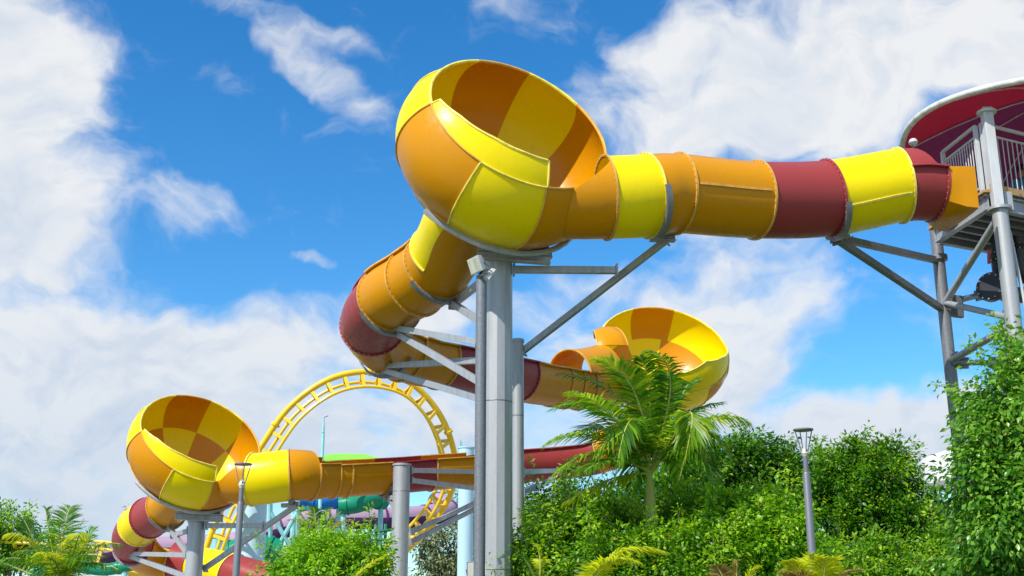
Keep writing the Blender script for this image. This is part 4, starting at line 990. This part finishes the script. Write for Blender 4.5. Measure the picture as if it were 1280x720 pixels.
    b.tube([base, fork * [1, 1, .5], fork], [tr * 1.25, tr, tr * .85], 9); b.build('trunk', M[bark], root)
    lb = MB()
    for i in range(len(blobs)):
        mid = (fork + C_[i]) / 2 + rng.normal(0, .12, 3); lb.tube([fork, mid, C_[i] + [0, 0, R_[i][2] * .4]], [tr * .6, tr * .35, tr * .12], 6)
        for _ in range(4):
            e = rng.normal(size=3); e /= np.linalg.norm(e); lb.tube([mid + (C_[i] - mid) * .6, C_[i] + e * R_[i] * .85], [tr * .22, tr * .06], 5)
    for (p0, p1) in sprigs: lb.tube([p0, p1], [.008, .003], 4)
    lb.build('limbs', M[bark], root); return root
def frond(rootp, mid, tip, mat, parent, llen=.4, n=44, vdown=.5, w=.022, rr=.012, off=None, name='frond'):
    "feather frond: arched midrib with two rows of narrow leaflets"
    a = np.array(rootp, float); b = np.array(mid, float); c = np.array(tip, float); t = np.linspace(0, 1, n)[:, None]
    ctrl = 2 * b - (a + c) / 2; q = (1 - t) ** 2 * a + 2 * t * (1 - t) * ctrl + t * t * c
    T = np.gradient(q, axis=0); T /= np.linalg.norm(T, axis=1)[:, None]; Z = np.array([0, 0, 1.0]); sd_ = np.cross(T, Z); sd_ /= np.maximum(np.linalg.norm(sd_, axis=1)[:, None], 1e-3); up_ = np.cross(sd_, T)
    V = []; F = []; tone = []; i0 = max(3, n // 8)
    for i in range(i0, n):
        f = (i - i0) / (n - i0); L = llen * (math.sin(math.pi * min(1, .18 + f * .80)) ** .7) * random.uniform(.85, 1.08)
        for s_ in (-1, 1):
            if random.random() < .03: continue
            d0 = nv(sd_[i] * s_ * 1.0 + T[i] * (.35 + .8 * f) + up_[i] * (.28 + random.uniform(-.12, .12))); g = vdown * random.uniform(.6, 1.4)
            p0 = q[i]; p1 = p0 + d0 * L * .5 - Z * g * L * .15; p2 = p1 + nv(d0 - Z * g * .9) * L * .5; e = nv(np.cross(d0, up_[i] + rng.normal(0, .2, 3))) * w * (L / llen) ** .5; k = len(V)
            V += [p0 - e * .35, p0 + e * .35, p1 - e, p1 + e, p2]; F += [(k, k + 1, k + 3), (k, k + 3, k + 2), (k + 2, k + 3, k + 4)]; tn = min(.96, max(0, random.gauss(.52, .2))); tone += [tn] * 5
    o = foliage(name, np.array(V), np.array(F), np.array(tone), mat, parent, np.array(parent.location))
    rb = MB(); rb.tube(list(q[::3]) + [q[-1]], list(np.linspace(rr * 1.6, rr * .3, len(q[::3]) + 1)), 5); r_ = rb.build('midrib', M['palmbark'], parent); r_.parent = o
    return o

# right-hand foreground tree
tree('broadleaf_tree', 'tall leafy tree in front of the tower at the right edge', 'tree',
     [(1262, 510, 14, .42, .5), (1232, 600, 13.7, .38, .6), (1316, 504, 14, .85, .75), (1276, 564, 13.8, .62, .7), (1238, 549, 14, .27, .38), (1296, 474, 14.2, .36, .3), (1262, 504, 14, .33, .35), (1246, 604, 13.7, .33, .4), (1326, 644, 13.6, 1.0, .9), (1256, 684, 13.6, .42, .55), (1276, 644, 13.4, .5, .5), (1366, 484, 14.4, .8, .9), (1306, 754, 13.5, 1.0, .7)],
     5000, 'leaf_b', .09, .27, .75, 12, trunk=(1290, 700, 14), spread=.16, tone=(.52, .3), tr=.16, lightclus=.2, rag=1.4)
# trees behind the lamp
tree('leafy_tree', 'dark green tree left of the street lamp, right of the palm', 'tree',
     [(905, 599, 25, .75, .7), (960, 592, 25.5, .62, .75), (955, 567, 25.6, .34, .42), (915, 567, 25.2, .42, .34), (862, 607, 25.5, .7, .75), (940, 657, 25, 1.1, .9), (865, 667, 25, .9, .8), (985, 627, 25.6, .6, .8)],
     4800, 'leaf_a', .105, .25, .45, 13, 'leafy trees at the right', trunk=(920, 700, 25.5), spread=.17, tone=(.27, .3), rag=1.5)
tree('leafy_tree', 'rounded dark green tree right of the street lamp', 'tree',
     [(1065, 612, 24.5, .8, .7), (1100, 592, 24.8, .55, .55), (1060, 577, 25, .35, .35), (1105, 572, 25, .3, .25), (1176, 655, 24.5, .36, .42), (1138, 630, 24.6, .42, .42), (1168, 677, 24.4, .45, .45), (1032, 602, 25, .42, .42), (1040, 662, 24.3, .9, .8), (1110, 662, 24.2, 1.0, .9), (1160, 712, 24, .8, .7), (1188, 657, 25.2, .2, .2), (1002, 592, 25.4, .3, .3)],
     6200, 'leaf_a', .105, .25, .45, 13, 'leafy trees at the right', trunk=(1095, 700, 24.7), spread=.17, tone=(.29, .3), rag=1.5)
tree('leafy_shrub', 'mid green shrub at the foot of the right-hand street lamp', 'shrub',
     [(900, 688, 18.4, .6, .5), (950, 703, 18.2, .55, .45), (868, 658, 18.8, .38, .4), (962, 668, 18.6, .4, .45), (915, 651, 18.9, .42, .35), (995, 703, 18.3, .42, .4), (930, 743, 18, .85, .5), (885, 635, 19, .25, .25), (940, 638, 19, .25, .22)],
     3400, 'leaf_c', .10, .25, .5, 13, 'shrubs below the trees', spread=.18, tone=(.5, .3), tr=.06)
tree('leafy_shrub', 'bright shrub at the bottom right below the rounded tree', 'shrub',
     [(1090, 706, 20, .55, .42), (1140, 716, 20, .5, .4), (1045, 718, 20, .4, .3), (1190, 706, 20.2, .45, .5), (1110, 741, 19.6, .8, .4)],
     1700, 'leaf_a', .10, .25, .5, 13, 'shrubs below the trees', spread=.18, tone=(.5, .3), tr=.06)
tree('leafy_shrub', 'bushy green shrub between the main column and the palm', 'shrub',
     [(790, 694, 17.6, .42, .36), (832, 690, 17.5, .3, .42), (872, 700, 17.6, .42, .4), (750, 700, 17.5, .4, .36), (835, 730, 17.3, .9, .4), (700, 684, 18.6, .5, .42), (740, 667, 18.9, .5, .42), (790, 682, 18.8, .5, .42), (690, 652, 19.4, .36, .3), (730, 632, 19.6, .26, .2), (755, 652, 19.4, .5, .25), (838, 680, 19, .4, .32), (665, 702, 18.2, .36, .4), (640, 680, 18.2, .13, .1), (652, 712, 17.9, .3, .3), (740, 722, 18.2, .85, .5), (820, 727, 18.4, .7, .45)],
     5600, 'leaf_a', .085, .25, .5, 13, 'shrubs below the trees', spread=.17, tone=(.52, .34), tr=.06, lightclus=.22, rag=1.3)
tree('leafy_shrub', 'dark shrub in shade behind the palm trunk', 'shrub', [(790, 630, 24, .6, .5), (850, 620, 24, .7, .6), (700, 640, 24, .7, .5), (760, 680, 23.5, 1.1, .8)], 2000, 'leaf_a', .11, .25, .5, 13, 'shrubs below the trees', spread=.2, tone=(.25, .3), tr=.06)
tree('leafy_shrub', 'bright green shrub at the bottom between the lamp and the grey column', 'shrub',
     [(410, 704, 19.5, .5, .38), (375, 706, 19.4, .36, .33), (450, 698, 19.6, .36, .3), (395, 684, 19.6, .22, .2), (345, 718, 19.5, .16, .2), (430, 688, 19.7, .24, .16), (470, 718, 19.4, .2, .2), (408, 736, 19.2, .8, .4)],
     2500, 'leaf_c', .085, .24, .45, 13, 'shrubs below the trees', spread=.15, tone=(.5, .3), tr=.05, lightclus=.25)
# eucalypts far away
tree('eucalyptus_tree', 'pale olive gum tree behind the pale blue column', 'tree', [(560, 690, 75, 1.5, 1.6), (585, 660, 75, 1.3, 1.4), (600, 640, 75, .8, .9), (548, 712, 75, 1.4, 1.2), (610, 690, 75, 1.6, 1.7), (575, 630, 75.5, .5, .5), (625, 660, 75, 1.2, 1.3)], 1500, 'leaf_e', .3, .2, .6, 12, 'distant gum trees', spread=.45, tr=.2)
tree('eucalyptus_tree', 'small gum tree top showing behind the tight red turn', 'tree', [(164, 640, 60, .25, .6), (166, 665, 60, .5, .8), (175, 690, 60, 1.0, 1)], 300, 'leaf_e', .22, .2, .6, 12, 'distant gum trees', spread=.25, tr=.2)
tree('eucalyptus_tree', 'gum tree at the left edge behind the palm', 'tree', [(0, 655, 50, .8, .6), (14, 665, 50, .6, .5), (30, 690, 50, 1.0, .6), (-10, 690, 50, 1.3, .9), (75, 700, 52, .9, .5)], 900, 'leaf_a', .2, .22, .5, 12, 'distant gum trees', spread=.35, tr=.2)

# dry twigs over the bright shrub
tw_ = empty('dry_branches', P(400, 720, 20) * [1, 1, 0], 'bare dry twigs sticking out of the top of the bright bottom shrub', 'twigs'); b = MB()
for (x, y) in ((372, 668), (386, 650), (398, 646), (421, 648), (436, 652), (444, 660), (360, 680), (410, 655)):
    a = P(402 + (x - 402) * .2, 705, 20); e = P(x, y, 20 + random.uniform(-.4, .4)); m_ = a * .45 + e * .55 + rng.normal(0, .04, 3); b.tube([a, m_, e], [.012, .008, .003], 5)
    for k in range(3): f_ = m_ + (e - m_) * (k + 1) / 4; b.tube([f_, f_ + (e - m_) * .35 + rng.normal(0, .07, 3)], [.005, .002], 4)
b.tube([P(402, 720, 20) * [1, 1, 0], P(402, 712, 20)], .03, 6); b.build('twig', M['twig'], tw_)['kind'] = 'stuff'
# palms
def palm(name, label, base_px, crown_px, fr, th=.085, llen=.55, cat='palm tree', group=None, n=46, trunk=True, w=.013):
    c = P(*crown_px); bs = P(*base_px) * [1, 1, 0] if base_px else c * [1, 1, 0]; root = empty(name, bs, label, cat, group)
    if trunk:
        b = MB(); b.tube([bs, bs * .5 + c * .5 + [.05, 0, 0], c - [0, 0, 1.0], c - [0, 0, .7], c - [0, 0, .25], c], [th * 1.3, th * 1.05, th, th * 1.25, th * .8, th * .45], 14); b.build('trunk', M['palmbark'], root)
        lf = MB()
        for k in range(9): 
            h = .35 + k * .3; p = c + (bs - c) * min(.95, (h + 1.0) / max(1, c[2])); lf.lathe([(th * 1.12, 0), (th * 1.12, .02)], p, 14)
        lf.build('trunk_rings', M['bark'], root)['kind'] = 'stuff'
    for (mx, my, tx, ty, dd, mat, *opt) in fr:
        o = opt[0] if opt else {}
        frond(c + np.array([random.uniform(-.04, .04), random.uniform(-.04, .04), 0]), P(mx, my, crown_px[2] + dd * .55), P(tx, ty, crown_px[2] + dd), mat, root, llen=o.get('l', llen), n=o.get('n', n), vdown=o.get('v', .6), w=w)
    return root
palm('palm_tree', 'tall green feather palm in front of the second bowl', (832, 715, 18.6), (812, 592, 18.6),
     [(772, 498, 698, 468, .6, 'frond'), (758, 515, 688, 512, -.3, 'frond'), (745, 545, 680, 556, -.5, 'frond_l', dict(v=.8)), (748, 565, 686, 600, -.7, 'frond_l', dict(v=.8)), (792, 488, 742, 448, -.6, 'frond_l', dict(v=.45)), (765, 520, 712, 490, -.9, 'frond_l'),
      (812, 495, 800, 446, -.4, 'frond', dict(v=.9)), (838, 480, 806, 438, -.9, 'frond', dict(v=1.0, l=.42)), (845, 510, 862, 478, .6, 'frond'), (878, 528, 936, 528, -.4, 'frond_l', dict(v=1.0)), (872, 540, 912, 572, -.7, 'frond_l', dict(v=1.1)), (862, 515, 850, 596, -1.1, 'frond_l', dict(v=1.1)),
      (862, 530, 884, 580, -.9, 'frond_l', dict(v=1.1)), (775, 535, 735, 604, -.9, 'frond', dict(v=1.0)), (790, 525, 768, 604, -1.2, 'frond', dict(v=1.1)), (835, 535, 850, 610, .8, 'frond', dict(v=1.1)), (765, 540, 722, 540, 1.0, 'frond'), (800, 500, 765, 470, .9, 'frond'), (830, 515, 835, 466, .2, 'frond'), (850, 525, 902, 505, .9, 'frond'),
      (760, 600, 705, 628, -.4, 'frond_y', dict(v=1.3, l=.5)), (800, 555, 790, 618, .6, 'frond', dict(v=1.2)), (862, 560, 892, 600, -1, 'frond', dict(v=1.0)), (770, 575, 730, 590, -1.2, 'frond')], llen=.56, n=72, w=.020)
palm('palm_tree', 'feathery palm clump at the lower left corner', (75, 740, 19), (75, 735, 19),
     [(62, 670, 58, 636, .2, 'frond'), (80, 665, 88, 634, .5, 'frond'), (45, 680, 30, 650, .4, 'frond'), (40, 680, 8, 668, -.4, 'frond_y', dict(v=1.1)), (100, 690, 118, 660, .2, 'frond'), (110, 690, 150, 680, -.3, 'frond', dict(v=1.0)), (30, 700, -5, 706, -.4, 'frond', dict(v=1.1)), (105, 705, 148, 712, -.6, 'frond', dict(v=1.1)), (75, 680, 72, 650, -.7, 'frond', dict(v=1.0)), (95, 680, 98, 668, -.8, 'frond_y', dict(v=1.3)), (55, 695, 20, 690, -1, 'frond', dict(v=1.2)), (90, 700, 128, 695, -.9, 'frond', dict(v=1.2)), (68, 700, 50, 690, -1.1, 'frond_y', dict(v=1.2)), (20, 710, -40, 690, .3, 'frond')], llen=.44, trunk=True, n=58, w=.013)
palm('palm_tree', 'grassy palm top poking out above the bright shrub', (395, 740, 21.5), (398, 700, 21.5),
     [(385, 660, 360, 650, .2, 'frond_d'), (395, 655, 392, 634, 0, 'frond'), (405, 655, 412, 636, .3, 'frond'), (415, 662, 440, 650, 0, 'frond_d'), (408, 665, 425, 640, .2, 'frond'), (390, 665, 372, 640, .2, 'frond')], llen=.28, n=56, th=.05)
palm('palm_frond_clump', 'golden yellow palm fronds rising at the bottom edge left of centre-right', (770, 740, 13), (735, 752, 13),
     [(768, 694, 832, 690, 0, 'frond_y', dict(l=.36, v=.8, n=100)), (755, 705, 800, 704, -.3, 'frond_y', dict(l=.32, n=90)), (740, 722, 738, 704, .2, 'frond_l', dict(l=.25))], llen=.28, cat='palm', trunk=True, th=.04, group='golden palm clumps along the bottom edge')
palm('palm_frond_clump', 'golden spiky palm clump below the right-hand street lamp', (1020, 760, 14), (1020, 760, 14),
     [(1000, 720, 985, 702, 0, 'frond_y'), (1015, 715, 1012, 694, .1, 'frond_y'), (1035, 715, 1045, 700, .1, 'frond_y'), (1045, 725, 1075, 712, 0, 'frond_d'), (1030, 720, 1030, 698, -.2, 'frond_y'), (1005, 725, 975, 714, -.1, 'frond_d')], llen=.30, cat='palm', trunk=True, th=.04, n=76, group='golden palm clumps along the bottom edge')
palm('palm_frond_clump', 'dry brown and yellow palm clump between the two golden clumps', (918, 770, 14), (918, 765, 14),
     [(905, 725, 895, 708, 0, 'frond_d'), (920, 722, 922, 703, .1, 'frond_d'), (935, 725, 948, 710, 0, 'frond_y')], llen=.26, cat='palm', trunk=True, th=.04, n=70, group='golden palm clumps along the bottom edge')
palm('palm_frond_clump', 'small green palm at the foot of the main column', (672, 750, 16.5), (675, 740, 16.5),
     [(660, 705, 645, 692, 0, 'frond', dict(v=.8)), (675, 700, 668, 680, .2, 'frond_y'), (690, 712, 712, 700, 0, 'frond')], llen=.22, cat='palm', trunk=True, th=.04, n=50)
palm('palm_frond_clump', 'yellowing palm frond leaning beside the grey column', (440, 780, 18), (428, 745, 18), [(455, 712, 490, 690, 0, 'frond_y', dict(l=.2)), (440, 720, 462, 705, .2, 'frond')], llen=.22, cat='palm', trunk=True, th=.04, n=50)
